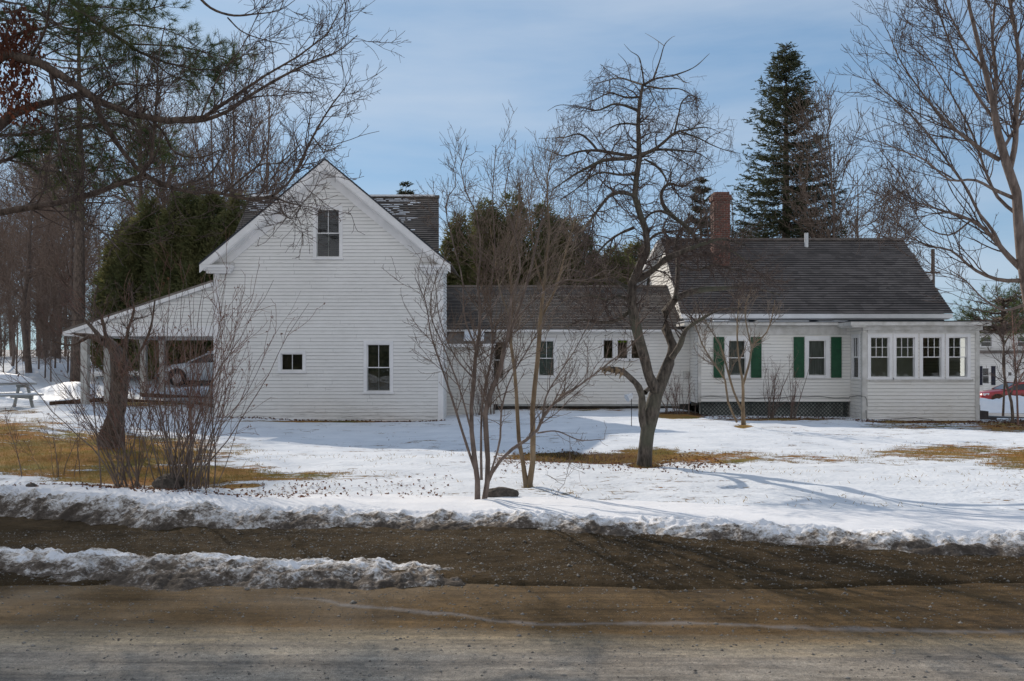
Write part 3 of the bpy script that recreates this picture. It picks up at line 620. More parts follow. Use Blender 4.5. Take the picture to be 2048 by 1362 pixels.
# lean-to projection beside the barn
pj = MB(); pX1 = X_(985, 29.3)
clap(pj, LX0 + .035, pX1, -.4, 2.05, wall_y(29.3), (), None, .11); clap(pj, 29.3, 30.45, -.4, 2.05, wall_xr(pX1), (), lambda z: (29.3, 30.45), .11)
pj.build('porch_wall', 'clap2', link)
MB().prismx([(29.15, 2.02), (30.5, 2.55), (30.5, 2.62), (29.15, 2.09)], LX0 + .04, pX1 + .1).build('porch_roof', 'sh_brown', link)
MB().box(LX0 + .04, pX1 + .1, 29.13, 29.149, 1.99, 2.10).build('porch_fascia', 'trim', link)
MB().prismx([(29.4, 2.20), (30.3, 2.55), (30.3, 2.62), (29.45, 2.28)], X_(928, 29.8), X_(968, 29.8)).build('roof_snow', 'snow', link)
MB().box(LX0 + .04, pX1, 29.32, 30.4, -.7, -.4).build('foundation', 'found', link)

# ================================================================== HOUSE
HX0, HX1 = 5.86, 15.0
house = empty('house', (10.5, 31, -.3), 'white one-storey house with dark shingle roof, green shutters and windowed sunroom', 'house')
gw = MB()
def gclip(z):
    a = 30.8 if z < 2.9 else 30.45 + (z - 3.12) / .785
    b = 40.6 if z < 5.0 else 34.3 + (6.1 - z) / .17
    return a, max(a, b)
clap(gw, 30.8, 40.6, -.3, 6.1, wall_xl(HX0), [(37.6, 38.4, 4.45, 5.1)], lambda z: (max(30.8, 30.5 + max(0, z - 3.12) / .785), 40.6 if z < 4.95 else max(34.3, 34.3 + (6.05 - z) / .175)), .11)
clap(gw, 30.8, 40.6, -.6, 6.0, wall_xr(HX1), (), lambda z: (max(30.8, 30.5 + max(0, z - 3.12) / .785), 40.6 if z < 4.95 else max(34.3, 34.3 + (6.05 - z) / .175)), .11)
gw.add([(HX0, 40.6, -.4), (HX1, 40.6, -.4), (HX1, 40.6, 5), (HX0, 40.6, 5)], [(0, 1, 2, 3)])
clap(gw, HX0, HX1 - .13, 2.5, 3.1, wall_y(30.8), (), None, .11)
gw.build('wall', 'clap2', house)
dk = MB(); dk.box(HX0 + .02, HX1 - .15, 30.70, 30.77, 2.8, 3.02); dk.build('frieze_board', mat('grey_frieze', (.10, .115, .13)), house)
hr = MB(); roof_courses(hr, 5.78, 15.12, 5.78, 15.12, 30.36, 3.16, 34.3, 6.2, .15); roof_courses(hr, 5.78, 15.12, 5.78, 15.12, 40.8, 5.0, 34.3, 6.2, .15)
hr.box(5.79, 15.11, 34.2, 34.4, 6.18, 6.26)
hroof = hr.build('roof', 'sh_dark', house)
ht = MB(); ht.box(5.85, 15.1, 30.38, 30.76, 3.0, 3.15); ht.box(5.9, 15.05, 30.48, 30.79, 2.96, 3.0)
ht.add([(5.80, 30.38, 3.02), (5.80, 34.3, 6.07), (5.80, 34.3, 6.19), (5.80, 30.38, 3.14), (5.84, 30.38, 3.02), (5.84, 34.3, 6.07), (5.84, 34.3, 6.19), (5.84, 30.38, 3.14)], [(0, 1, 2, 3), (7, 6, 5, 4), (0, 4, 5, 1), (1, 5, 6, 2), (2, 6, 7, 3), (3, 7, 4, 0)])
ht.add([(5.62, 34.3, 6.05), (5.62, 40.8, 4.86), (5.62, 40.8, 5.0), (5.62, 34.3, 6.19), (5.84, 34.3, 6.05), (5.84, 40.8, 4.86), (5.84, 40.8, 5.0), (5.84, 34.3, 6.19)], [(0, 1, 2, 3), (7, 6, 5, 4), (0, 4, 5, 1), (1, 5, 6, 2), (2, 6, 7, 3), (3, 7, 4, 0)])
ht.build('eave_trim', 'trim', house)
MB().box(HX0 - .02, HX0 + .01, 37.6, 38.4, 4.45, 5.1).build('gable_window', 'carglass', house)
chx0, chx1 = X_(1425, 33.0), X_(1457, 33.0)
ch = MB(); ch.box(chx0, chx1, 32.75, 33.35, 4.6, Z_(402, 33)); ch.box(chx0 - .05, chx1 + .05, 32.70, 33.40, Z_(402, 33), Z_(392, 33)); ch.box(chx0 + .02, chx1 - .02, 32.77, 33.33, Z_(392, 33), Z_(386, 33))
chim = ch.build('chimney', 'brick', hroof)
MB().tube([(X_(1611, 34), 33.9, 5.8), (X_(1611, 34), 33.9, Z_(466, 33.9))], .075, 12).build('vent_pipe', 'metalw', hroof)
# front addition with green shutters
AY = 29.2; AX0, AX1 = X_(1396, AY), 11.15
ww = [(X_(1457, AY), X_(1491, AY), Z_(751, AY), Z_(680, AY)), (X_(1617, AY), X_(1651, AY), Z_(751, AY), Z_(680, AY))]
aw = MB(); clap(aw, AX0, AX1, .2, 2.78, wall_y(AY), ww, None, .105); clap(aw, AY, 30.8, .15, 2.78, wall_xl(AX0), (), None, .105); aw.build('addition_wall', 'clap2', house)
at_ = MB(); at_.box(AX0 - .005, AX0 + .1, AY - .03, AY + .05, .18, 2.62); at_.box(5.62, 11.0, 28.92, 30.6, 2.70, 2.80); at_.box(AX0 - .02, 11.0, AY - .06, AY - .021, 2.50, 2.69); at_.box(AX0 + .1, 11.0, AY - .045, AY - .021, 2.40, 2.50)
at_.build('addition_trim', 'trim_old', house)
MB().box(5.60, 11.0, 28.90, 30.6, 2.801, 2.83).build('addition_roof', 'sh_edge', house)
sg = MB(); rs = random.Random(8); xx = 5.65
while xx < 10.9: w_ = rs.uniform(.3, 1.1); sg.box(xx, min(xx + w_, 10.95), 28.89, 30.3, 2.8305, 2.8305 + rs.uniform(.012, .03)); xx += w_ + rs.choice([0, 0, .02, .3])
sg.build('roof_snow', 'snow', house)
for k_, w_ in enumerate(ww):
    window(house, *w_, AY, 1, back='curtain', casing=.13)
    for (a_, b_) in ((w_[0] - .50, w_[0] - .16), (w_[1] + .17, w_[1] + .51)):
        sh = MB(); z0, z1 = w_[2] - .07, w_[3] + .1
        sh.box(a_, b_, AY - .05, AY - .035, z0, z1)
        sh.box(a_, a_ + .04, AY - .062, AY - .05, z0, z1); sh.box(b_ - .04, b_, AY - .062, AY - .05, z0, z1)
        for zz in (z0, (z0 + z1) / 2 - .03, z1 - .06): sh.box(a_ + .04, b_ - .04, AY - .061, AY - .05, zz, zz + .06)
        q = z0 + .08
        while q < z1 - .09:
            if abs(q - (z0 + z1) / 2) > .05: sh.add([(a_ + .04, AY - .059, q), (b_ - .04, AY - .059, q), (b_ - .04, AY - .05, q + .035), (a_ + .04, AY - .05, q + .035)], [(0, 1, 2, 3)])
            q += .04
        sh.build('shutter', 'shutter', house)
MB().box(AX0 + .05, 10.9, 30.5, 30.6, 0, 2.7).box(AX0 + .05, 10.9, AY + .1, 30.5, .18, .2).build('interior_wall', 'interior', house)
lb = MB(); lb.box(AX0 + .1, 11.0, AY + .25, AY + .3, -.6, .2); lb.build('lattice_backing', 'latt_back', house)
lt = MB(); LZ0, LZ1 = -.42, .19; st = .125; lx0, lx1 = AX0 + .12, 11.08
kx = lx0 - 1
while kx < lx1:
    for sg_ in (1, -1):
        a = Vector((kx, AY + (.02 if sg_ > 0 else .03), LZ0 if sg_ > 0 else LZ1)); b = Vector((kx + (LZ1 - LZ0), AY + (.02 if sg_ > 0 else .03), LZ1 if sg_ > 0 else LZ0))
        t0 = max(0, (lx0 - a.x) / (b.x - a.x)); t1 = min(1, (lx1 - a.x) / (b.x - a.x))
        if t1 > t0 + .02: lt.bar(a.lerp(b, t0), a.lerp(b, t1), .030, .008, (0, 1, 0))
    kx += st
lt.box(lx0 - .03, lx0 + .03, AY + .005, AY + .045, LZ0, LZ1); lt.box(X_(1500, AY), X_(1500, AY) + .06, AY + .004, AY + .015, LZ0, LZ1); lt.box(lx0 + .03, lx1, AY + .004, AY + .05, .15, .198)
lt.build('lattice_skirt', 'latt', house)
# sunroom
SYf = 28.2; SX0, SX1 = X_(1726, SYf), X_(1958, SYf)
sw = [(X_(a_, SYf), X_(b_, SYf), Z_(754, SYf), Z_(674, SYf)) for a_, b_ in ((1741, 1778), (1792, 1829), (1845, 1882), (1897, 1934))]
so = MB(); clap(so, SX0, SX1, -.36, 2.62, wall_y(SYf), sw, None, .115)
clap(so, SYf, 30.8, -.36, 2.62, wall_xl(SX0), [(28.52, 29.0, sw[0][2], sw[0][3])], None, .115); clap(so, SYf, 33, -.36, 2.62, wall_xr(SX1), [(28.6, 29.4, sw[0][2], sw[0][3])], None, .115)
so.build('sunroom_wall', 'clap2', house)
st_ = MB(); st_.box(SX0 - .005, SX0 + .13, SYf - .035, SYf + .06, -.36, 2.45); st_.box(SX1 - .13, SX1 + .005, SYf - .035, SYf + .06, -.36, 2.45)
st_.box(SX0 - .03, SX0 - .005, SYf - .03, SYf + .1, -.36, 2.45)
st_.box(SX0 - .5, SX1 + .22, SYf - .33, 33.2, 2.66, 2.78); st_.box(SX0 - .06, SX1 + .06, SYf - .12, SYf - .022, 2.52, 2.66); st_.box(SX0 + .13, SX1 - .13, SYf - .06, SYf - .022, 2.44, 2.52)
st_.box(SX0 - .45, SX0 - .02, SYf - .29, 29.1, 2.60, 2.66)
st_.box(SX0 + .2, SX1 - .2, SYf - .05, SYf - .021, sw[0][2] - .14, sw[0][2] - .06)
st_.build('sunroom_trim', 'trim_old', house)
MB().box(SX0 - .52, SX1 + .24, SYf - .35, 33.22, 2.781, 2.81).build('sunroom_roof', 'sh_edge', house)
for q in sw: window(house, *q, SYf, 1, casing=.1, top_cols=3, rows_top=2, sill=True)
sd = MB(); z0, z1 = sw[0][2], sw[0][3]
sd.box(SX0 - .03, SX0 + .04, 28.42, 28.52, z0 - .05, z1 + .1); sd.box(SX0 - .03, SX0 + .04, 29.0, 29.1, z0 - .05, z1 + .1); sd.box(SX0 - .029, SX0 + .04, 28.52, 29.0, z1, z1 + .1); sd.box(SX0 - .05, SX0 + .04, 28.4, 29.12, z0 - .08, z0 - .03)
sd.box(SX0, SX0 + .03, 28.52, 29.0, (z0 + z1) / 2 - .02, (z0 + z1) / 2 + .02)
for q in (28.68, 28.84): sd.box(SX0 + .002, SX0 + .02, q - .01, q + .01, (z0 + z1) / 2, z1)
s_ = sd.build('window', 'trim', house); s_['label'] = 'narrow side window of the sunroom'
MB().box(SX0 + .025, SX0 + .028, 28.52, 29.0, z0, z1).build('pane', 'glass', s_)
iw = MB(); iw.box(SX0 + .1, SX1 - 1.05, 30.7, 30.78, -.3, 2.6); iw.box(SX0 + .05, SX1 - .05, SYf + .1, 33, -.32, -.3); iw.box(SX1 - 1.05, SX1 - .05, 33.0, 33.05, -.3, 1.05); iw.box(SX1 - 1.05, SX1 - .05, 33.0, 33.05, 2.3, 2.6)
iw.box(SX1 - 1.05, SX1 - 1.0, 30.7, 33, -.3, 2.6); iw.build('interior_wall', 'room', house)
im = MB()
for q in (SX1 - .98, SX1 - .7, SX1 - .45, SX1 - .2): im.box(q, q + .06, 32.9, 32.96, 1.05, 2.3)
for q in (1.3, 1.65, 2.0): im.box(SX1 - 1, SX1 - .1, 32.905, 32.95, q, q + .03)
im.build('rear_mullions', 'trim_old', house)
# power cable along the wall
cbm = MB(); pts = []
for i in range(40):
    t = i / 39; x = 6.2 + t * 4.9; pts.append((x, AY - .04, .34 + .03 * math.sin(x * 2.1) + .012 * math.sin(x * 7)))
pts += [(11.1, AY - .05, .36), (SX0 - .04, 29.1, .37), (SX0 - .05, 28.5, .42), (SX0 - .05, 28.17, .42), (SX0 + .05, 28.14, .40), (SX0 + .1, 28.14, .3), (SX0 + .11, 28.14, .1)]
cbm.tube(pts, .009, 5); cbm.tube([(SX0 - .1 + .17, 28.14, -.02), (SX0 + .08, 28.13, -.28), (SX0 + .3, 28.1, -.33), (SX0 + .8, 28.05, -.3), (SX0 + 1.6, 28.1, -.26), (SX0 + 2.2, 28.1, -.33)], .009, 5)
tag(cbm.build('power_cable', 'wire'), 'thin black cable draped along the wall above the lattice to the sunroom', 'cable')
stp = empty('side_steps', (15.2, 28.6, -.5), 'dark wooden steps at the right-hand end of the sunroom', 'steps')
for i in range(3): MB().box(SX1 + .05, SX1 + .95 - i * .27, 28.9, 30.2, -.5 + i * .2, -.3 + i * .2 - .002).build('step', 'board', stp)

# ================================================================== small things
# picnic table
def picnic(loc, rz):
    t = empty('picnic_table', loc, 'weathered grey picnic table with a heap of snow on its top', 'picnic table', rz=rz)
    def part(nm, mb, m):
        o = mb.build(nm, m, t); o.location = (0, 0, 0); return o
    tp = MB()
    for i in range(5): tp.box(-.9, .9, -.38 + i * .153, -.38 + i * .153 + .143, .72, .76)
    part('tabletop', tp, 'greywood')
    for s in (-1, 1):
        b = MB(); b.box(-.9, .9, s * .72 - .14, s * .72 - .004, .41, .45); b.box(-.9, .9, s * .72 + .004, s * .72 + .14, .41, .45); part('bench', b, 'greywood')
    for x in (-.62, .62):
        f = MB(); f.bar((x, -.8, .37), (x, .8, .37), .04, .13); f.bar((x, -.36, .68), (x, .36, .68), .045, .09)
        part('crosspiece', f, 'greywood')
        for s in (-1, 1): part('leg', MB().bar((x + .045, s * .28, .72), (x + .045, s * .70, 0), .04, .13, (0, 1, 0)), 'greywood')
    xs = np.linspace(-.88, .88, 30); ys = np.linspace(-.37, .37, 16)
    o, _, _ = grid_mesh('snow_heap', xs, ys, lambda x, y: .762 + .30 * np.clip(1 - (np.abs(x) / .9) ** 3, 0, 1) ** .6 * np.clip(1 - (np.abs(y) / .38) ** 2.5, 0, 1) ** .6 * (.75 + .4 * fbm(x * 2, y * 3, 4, 3)), 'snow', t)
    o.location = (0, 0, 0)
    for s in (-1, 1):
        o, _, _ = grid_mesh('bench_snow', xs, np.linspace(s * .72 - .13, s * .72 + .13, 6), lambda x, y: .452 + .035 * np.clip(1 - (np.abs(y - s * .72) / .13) ** 2, 0, 1), 'snow', t); o.location = (0, 0, 0)
picnic((X_(-2, 25.8), 25.8, .13), R(50))
# timber edging under the carport
te = empty('timber_edging', (-11.5, 27.8, .15), 'low brown timber edging round the carport floor', 'timber edging')
q = MB(); a = Vector((-14.25, 27.4, h1(-14.25, 27.4) + .04)); b = Vector((-13.3, 29.4, h1(-13.3, 29.4) + .04)); q.bar(a, b, .15, .14); q.build('beam', 'timber', te)
q = MB(); q.bar((-13.3, 29.2, h1(-13.3, 29.2) + .03), (-9.15, 29.0, -.0), .16, .16); q.build('beam', 'timber', te)
q = MB(); q.bar((-13.0, 31.2, h1(-13, 31.2) + .04), (-9.15, 31.0, .12), .16, .14); q.build('beam', 'timber', te)
# rocks
def rock(name, loc, s, seed, label, cat='rock', m='stone'):
    import bmesh
    bm = bmesh.new(); bmesh.ops.create_icosphere(bm, subdivisions=4, radius=1)
    for v in bm.verts:
        c = v.co; nn = 1 + .5 * (float(fbm(np.array(c.x * 1.3 + seed), np.array(c.y * 1.3 + c.z * 2.1), seed, 4)) - .5)
        v.co = Vector((c.x * s[0] * nn, c.y * s[1] * nn, c.z * s[2] * nn))
    me = bpy.data.meshes.new(name); bm.to_mesh(me); bm.free(); o = link_mesh(name, me, m, smooth=True); o.location = loc; return tag(o, label, cat)
rock('rock', px(1003, 1004, 10.3)[:2] + (.06,), (.19, .14, .095), 3, 'flat dark rock at the foot of the multi-stemmed tree')
rock('rock', (X_(338, 11.2), 11.2, h1(-4.3, 11.2) + .05), (.19, .15, .13), 9, 'rounded dark boulder among the stems of the big shrub')
rock('rock', (X_(62, 9.7), 9.7, .2), (.085, .07, .07), 14, 'small brown stone lying on the snow bank at the left')
# rotting clump on the bush base handled by shrub; little white cone lamp on a stake
gl_ = empty('garden_light', (X_(1262, 22), 22, h1(3, 22)), 'small white cone shade on a thin stake by the old apple trunk', 'garden light')
MB().tube([(X_(1263, 22), 22, h1(3, 22) - .05), (X_(1263, 22), 22, Z_(795, 22))], .009, 6).build('stake', 'wire', gl_)
MB().tube([(X_(1261, 22) - .1, 21.95, Z_(796, 22)), (X_(1263, 22), 22, Z_(791, 22)), (X_(1266, 22), 22, Z_(786, 22))], [.10, .06, .02], 12).build('shade', 'metalw', gl_)

# ------------------------------------------------------------------ cars
def car(loc, rz, paintm, label, amber=False):
    t = empty('parked_car', loc, label, 'car', rz=rz)
    # stations along x (front at -x): (x, half width, z bottom, z shoulder)
    st = [(-2.28, .55, .42, .62), (-2.22, .74, .30, .72), (-2.0, .84, .24, .80), (-1.5, .89, .22, .88), (-.95, .90, .22, .96), (-.2, .91, .22, .98), (.9, .91, .22, 1.0), (1.7, .89, .23, 1.02), (2.1, .85, .28, .98), (2.25, .74, .36, .88), (2.3, .6, .46, .75)]
    vs = []; fs = []; k = 12
    for (x, w, zb, zt) in st:
        zm = (zb + zt) / 2
        for (yy, zz) in ((-w * .75, zb), (-w * .97, zb + .08), (-w, zm), (-w * .97, zt - .1), (-w * .88, zt - .02), (-w * .45, zt + .03), (w * .45, zt + .03), (w * .88, zt - .02), (w * .97, zt - .1), (w, zm), (w * .97, zb + .08), (w * .75, zb)): vs.append((x, yy, zz))
    for i in range(len(st) - 1):
        for j in range(k): fs.append((i * k + j, (i + 1) * k + j, (i + 1) * k + (j + 1) % k, i * k + (j + 1) % k))
    fs.append(tuple(range(k))); fs.append(tuple(range(len(st) * k - 1, (len(st) - 1) * k - 1, -1)))
    def part(nm, mb, m, smooth=False, par=None):
        o = mb.build(nm, m, par or t, smooth); o.location = (0, 0, 0); return o
    part('body', MB().add(vs, fs), paintm, True)
    cab = [(-1.0, .78, .95, 1.0), (-.25, .70, .95, 1.40), (.3, .68, .95, 1.45), (1.1, .68, .95, 1.42), (1.95, .76, .95, 1.03)]
    vs = []; fs = []
    for (x, w, zb, zt) in cab:
        for (yy, zz) in ((-w - .08, zb), (-w, zt - .1 if zt > 1.1 else zt - .01), (-w + .14, zt), (w - .14, zt), (w, zt - .1 if zt > 1.1 else zt - .01), (w + .08, zb)): vs.append((x, yy, zz))
    for i in range(4):
        for j in range(5): fs.append((i * 6 + j, (i + 1) * 6 + j, (i + 1) * 6 + j + 1, i * 6 + j + 1))
    part('windows', MB().add(vs, fs), 'carglass')
    rf_ = MB(); rf_.add([(-.3, -.57, 1.405), (-.3, .57, 1.405), (.3, .56, 1.458), (.3, -.56, 1.458), (1.15, .56, 1.428), (1.15, -.56, 1.428)], [(0, 3, 2, 1), (3, 5, 4, 2)])
    for s in (-1, 1):
        for (a, b) in (((-1.0, s * .86, .97), (-.25, s * .71, 1.32)), ((-.25, s * .71, 1.32), (.3, s * .69, 1.38)), ((.3, s * .69, 1.38), (1.1, s * .69, 1.34)), ((1.1, s * .69, 1.34), (1.95, s * .84, 1.0)), ((.35, s * .9, .97), (.35, s * .69, 1.38))): rf_.bar(a, b, .05, .06)
        rf_.bar((-.25, s * .6, 1.40), (1.15, s * .6, 1.42), .2, .06)
    part('roof', rf_, paintm)
    for x in (-1.42, 1.42):
        for s in (-1, 1):
            wh = part('wheel', MB().tube([(x, s * .70, .31), (x, s * .72, .31), (x, s * .90, .31), (x, s * .92, .31)], [.28, .32, .32, .29], 24), 'tyre')
            part('rim', MB().tube([(x, s * .915, .31), (x, s * .93, .31)], [.2, .18], 16), 'rim', par=wh)
            part('wheel_arch', MB().tube([(x, s * .60, .36), (x, s * .905, .36)], [.37, .37], 24), 'tyre', par=wh)
    for s in (-1, 1):
        part('headlight', MB().add([(-2.24, s * .48, .6), (-2.2, s * .74, .6), (-1.92, s * .85, .66), (-1.9, s * .84, .78), (-2.17, s * .72, .74), (-2.24, s * .48, .72)], [(0, 1, 4, 5), (1, 2, 3, 4), (5, 4, 1, 0), (4, 3, 2, 1)]), 'lens')
        if amber: part('turn_signal', MB().box(-2.17, -2.02, s * .80 - .04, s * .80 + .055, .62, .74), 'amber')
    part('bumper', MB().tube([(-2.12, -.82, .42), (-2.27, -.5, .42), (-2.3, 0, .42), (-2.27, .5, .42), (-2.12, .82, .42)], .09, 8), 'tyre' if amber else paintm)
    return t
cxx = X_(322, 37) + 2.28
car((cxx, 37.3, h1(cxx, 37.3)), R(4), 'carwhite', 'silver white car half hidden behind the barn corner', True)
car((X_(1957, 55) + 2.25, 55, Z_(763, 55) - 1.46), R(-4), 'carred', 'red car with snow on its bonnet in front of the neighbouring house')

# ------------------------------------------------------------------ neighbour house, pole
NY = 66; nb = empty('neighbour_house', (40, 66, -1.8), 'distant white two-storey house with dark roof and dark shutters behind the red car', 'house')
nx0 = X_(1948, NY); nx1 = nx0 + 16
nh = [(X_(1962, NY), X_(1983, NY), Z_(693, NY), Z_(674, NY)), (X_(1965, NY), X_(1978, NY), Z_(767, NY), Z_(736, NY)), (X_(2016, NY), X_(2024, NY), Z_(752, NY), Z_(743, NY)), (X_(2035, NY), X_(2055, NY), Z_(693, NY), Z_(674, NY))]
nw = MB(); clap(nw, nx0, nx1, -2.6, Z_(664, NY), wall_y(NY), nh, None, .15); nw.add([(nx0, NY, -2.6), (nx0, NY + 7, -2.6), (nx0, NY + 7, 3.4), (nx0, NY + 3.5, 4.1), (nx0, NY, 3.4)], [(0, 1, 2, 3, 4)]); nw.build('wall', 'clap', nb)
MB().prismx([(NY - .4, 3.45), (NY + 3.5, 4.15), (NY + 7.4, 3.45), (NY + 7.4, 3.62), (NY + 3.5, 4.32), (NY - .4, 3.62)], nx0 - .3, nx1 + .3).build('roof', 'sh_dark', nb)
MB().box(nx0 - .02, nx1, NY - .75, NY - .03, Z_(707, NY), Z_(701, NY)).build('porch_roof', 'sh_dark', nb)
for i, q in enumerate(nh): window(nb, *q, NY, 1, 'double' if i != 2 else 'single', .1, back='board')
for a_ in (1956, 1982): MB().box(X_(a_, NY), X_(a_ + 8, NY), NY - .08, NY - .03, Z_(770, NY), Z_(732, NY)).build('shutter', 'navy', nb)
PD = 62; pxp = X_(1866, PD)
up = empty('utility_pole', (pxp, PD, -1.5), 'thin wooden utility pole rising beyond the right end of the roof', 'utility pole')
MB().tube([(pxp, PD, -2), (pxp, PD, Z_(498, PD))], [.17, .12], 10).build('pole', 'pole', up)
MB().bar((pxp - .9, PD, Z_(545, PD)), (pxp + .5, PD, Z_(545, PD)), .1, .12).build('crossarm', 'pole', up)
MB().tube([(pxp - .35, PD - .2, Z_(560, PD)), (pxp - .35, PD - .2, Z_(546, PD) - .1)], .2, 10).build('transformer', 'metalw', up)
for k_, (ya, yb, lab) in enumerate(((552, 590, 'uppermost overhead wire running from the utility pole to the right'), (575, 606, 'middle overhead wire running from the utility pole to the right'), (628, 646, 'lowest overhead wire running from the utility pole to the right'))):
    pts = []
    for i in range(16):
        t = i / 15; pts.append((pxp + t * 14, PD - t * 22, Z_(ya + (yb - ya) * t, PD - t * 22) - .25 * math.sin(math.pi * t)))
    tag(MB().tube(pts, .014, 4).build('overhead_wire', 'wire'), lab, 'wire', 'overhead wires on the right')

# ------------------------------------------------------------------ trees
def tubes(P, Rr, k):
    """P (m,n,3), Rr (m,n) -> verts, quads"""
    m_, n_, _ = P.shape
    T = np.empty_like(P); T[:, 1:-1] = P[:, 2:] - P[:, :-2]; T[:, 0] = P[:, 1] - P[:, 0]; T[:, -1] = P[:, -1] - P[:, -2]
    T /= np.linalg.norm(T, axis=2, keepdims=True) + 1e-9
    ref = np.zeros_like(T); mean = T.mean(1); use = np.abs(mean[:, 2]) > .8
    ref[:, :, 2] = np.where(use, 0, 1)[:, None]; ref[:, :, 1] = np.where(use, 1, 0)[:, None]
    A = np.cross(T, ref); A /= np.linalg.norm(A, axis=2, keepdims=True) + 1e-9; B = np.cross(T, A)
    an = np.arange(k) * 2 * np.pi / k
    V = P[:, :, None] + Rr[:, :, None, None] * (A[:, :, None] * np.cos(an)[None, None, :, None] + B[:, :, None] * np.sin(an)[None, None, :, None])
    base = (np.arange(m_)[:, None, None] * n_ + np.arange(n_ - 1)[None, :, None]) * k; j = np.arange(k)[None, None]
    Q = np.stack([base + j, base + (j + 1) % k, base + k + (j + 1) % k, base + k + j], -1).reshape(-1, 4)
    return V.reshape(-1, 3), Q
def merge(parts):
    V, Q, b = [], [], 0
    for v, q in parts: V.append(v); Q.append(q + b); b += len(v)
    return np.concatenate(V), np.concatenate(Q)
def tube_obj(name, sets, m, parent, world=True):
    V, Q = merge([tubes(p, r, k) for p, r, k in sets]); me = np_mesh(name, V, Q); return link_mesh(name, me, m, parent, keep_world=world, smooth=True)
def resample(pts, rad, n_=14):
    pts = np.array(pts, float); rad = np.array(rad, float); d = np.r_[0, np.cumsum(np.linalg.norm(np.diff(pts, axis=0), axis=1))]
    # Catmull-Rom style smoothing through dense cubic (Hermite) interpolation
    t = np.linspace(0, d[-1], n_); m = np.gradient(pts, d, axis=0) if len(pts) > 2 else np.repeat([(pts[1] - pts[0]) / d[-1]], 2, 0)
    i = np.clip(np.searchsorted(d, t, side='right') - 1, 0, len(d) - 2); h = (d[i + 1] - d[i])[:, None]; s = ((t - d[i]) / (d[i + 1] - d[i]))[:, None]
    P = (2 * s ** 3 - 3 * s ** 2 + 1) * pts[i] + (s ** 3 - 2 * s ** 2 + s) * h * m[i] + (-2 * s ** 3 + 3 * s ** 2) * pts[i + 1] + (s ** 3 - s ** 2) * h * m[i + 1]
    return P, np.interp(t, d, rad)
def spawn(P, Rr, count, rng, lmin, lmax, ang=(35, 70), up=.0, crook=.25, k=6, start=.15, end=1.0, rtip=.002, rr=.6, rmax=.05, out=None, updir=(0, 0, 1), taper_len=.5, minfwd=None):
    """children along parent polylines"""
    m_, n_, _ = P.shape; seg = np.linalg.norm(np.diff(P, axis=1), axis=2).sum(1); pi = rng.choice(m_, count, p=seg / seg.sum())
    t = rng.uniform(start, end, count) * (n_ - 1); i = np.minimum(t.astype(int), n_ - 2); f = (t - i)[:, None]
    O = P[pi, i] * (1 - f) + P[pi, i + 1] * f; T = P[pi, i + 1] - P[pi, i]; T /= np.linalg.norm(T, axis=1, keepdims=True) + 1e-9
    r0 = Rr[pi, i] * (1 - f[:, 0]) + Rr[pi, i + 1] * f[:, 0]
    Nn = rng.normal(size=(count, 3)); Nn -= (Nn * T).sum(1, keepdims=True) * T
    if out is not None: Nn += np.asarray(out) * .8
    Nn /= np.linalg.norm(Nn, axis=1, keepdims=True) + 1e-9
    a = np.radians(rng.uniform(*ang, count))[:, None]; d = T * np.cos(a) + Nn * np.sin(a)
    L_ = rng.uniform(lmin, lmax, count) * (1 - taper_len * t / (n_ - 1)); st = (L_ / (k - 1))[:, None]
    pts = [O]; U = np.asarray(updir, float)
    for s in range(k - 1):
        d = d + rng.normal(size=d.shape) * crook * .5 + U * up / k; d /= np.linalg.norm(d, axis=1, keepdims=True); pts.append(pts[-1] + d * st)
    C = np.stack(pts, 1); rs = np.minimum(r0 * rr, rmax); rs = np.maximum(rs, rtip * 1.2); lin = np.linspace(0, 1, k)[None] ** .8
    return C, rs[:, None] * (1 - lin) + rtip * lin
def traced(paths, D, rng, dz=0.35, n_=14, scale=1.0):
    """paths: lists of (x, y, width_px[, depth offset]); depth wanders so the tree has real volume"""
    Ps, Rs = [], []
    for p in paths:
        off = p[0][3] if len(p[0]) > 3 else 0; pts = []; rad = []; dirn = rng.uniform(-1, 1) * dz
        for i, q in enumerate(p):
            f = i / (len(p) - 1); dd = D + (q[3] if len(q) > 3 else off + dirn * f ** 1.2)
            pts.append(px(q[0], q[1], dd)); rad.append(max(q[2], .5) * dd / F / 2 * scale)
        a, b = resample(pts, rad, n_); Ps.append(a); Rs.append(b)
    return np.stack(Ps), np.stack(Rs)
def join(*sets):
    return np.concatenate([s[0] for s in sets]), np.concatenate([s[1] for s in sets])
def cut(A, n_):  # resample a set along index so sets with other point counts can be joined
    P, Rr = A; t = np.linspace(0, P.shape[1] - 1, n_); i = np.minimum(t.astype(int), P.shape[1] - 2); f = t - i
    return P[:, i] * (1 - f)[None, :, None] + P[:, i + 1] * f[None, :, None], Rr[:, i] * (1 - f) + Rr[:, i + 1] * f

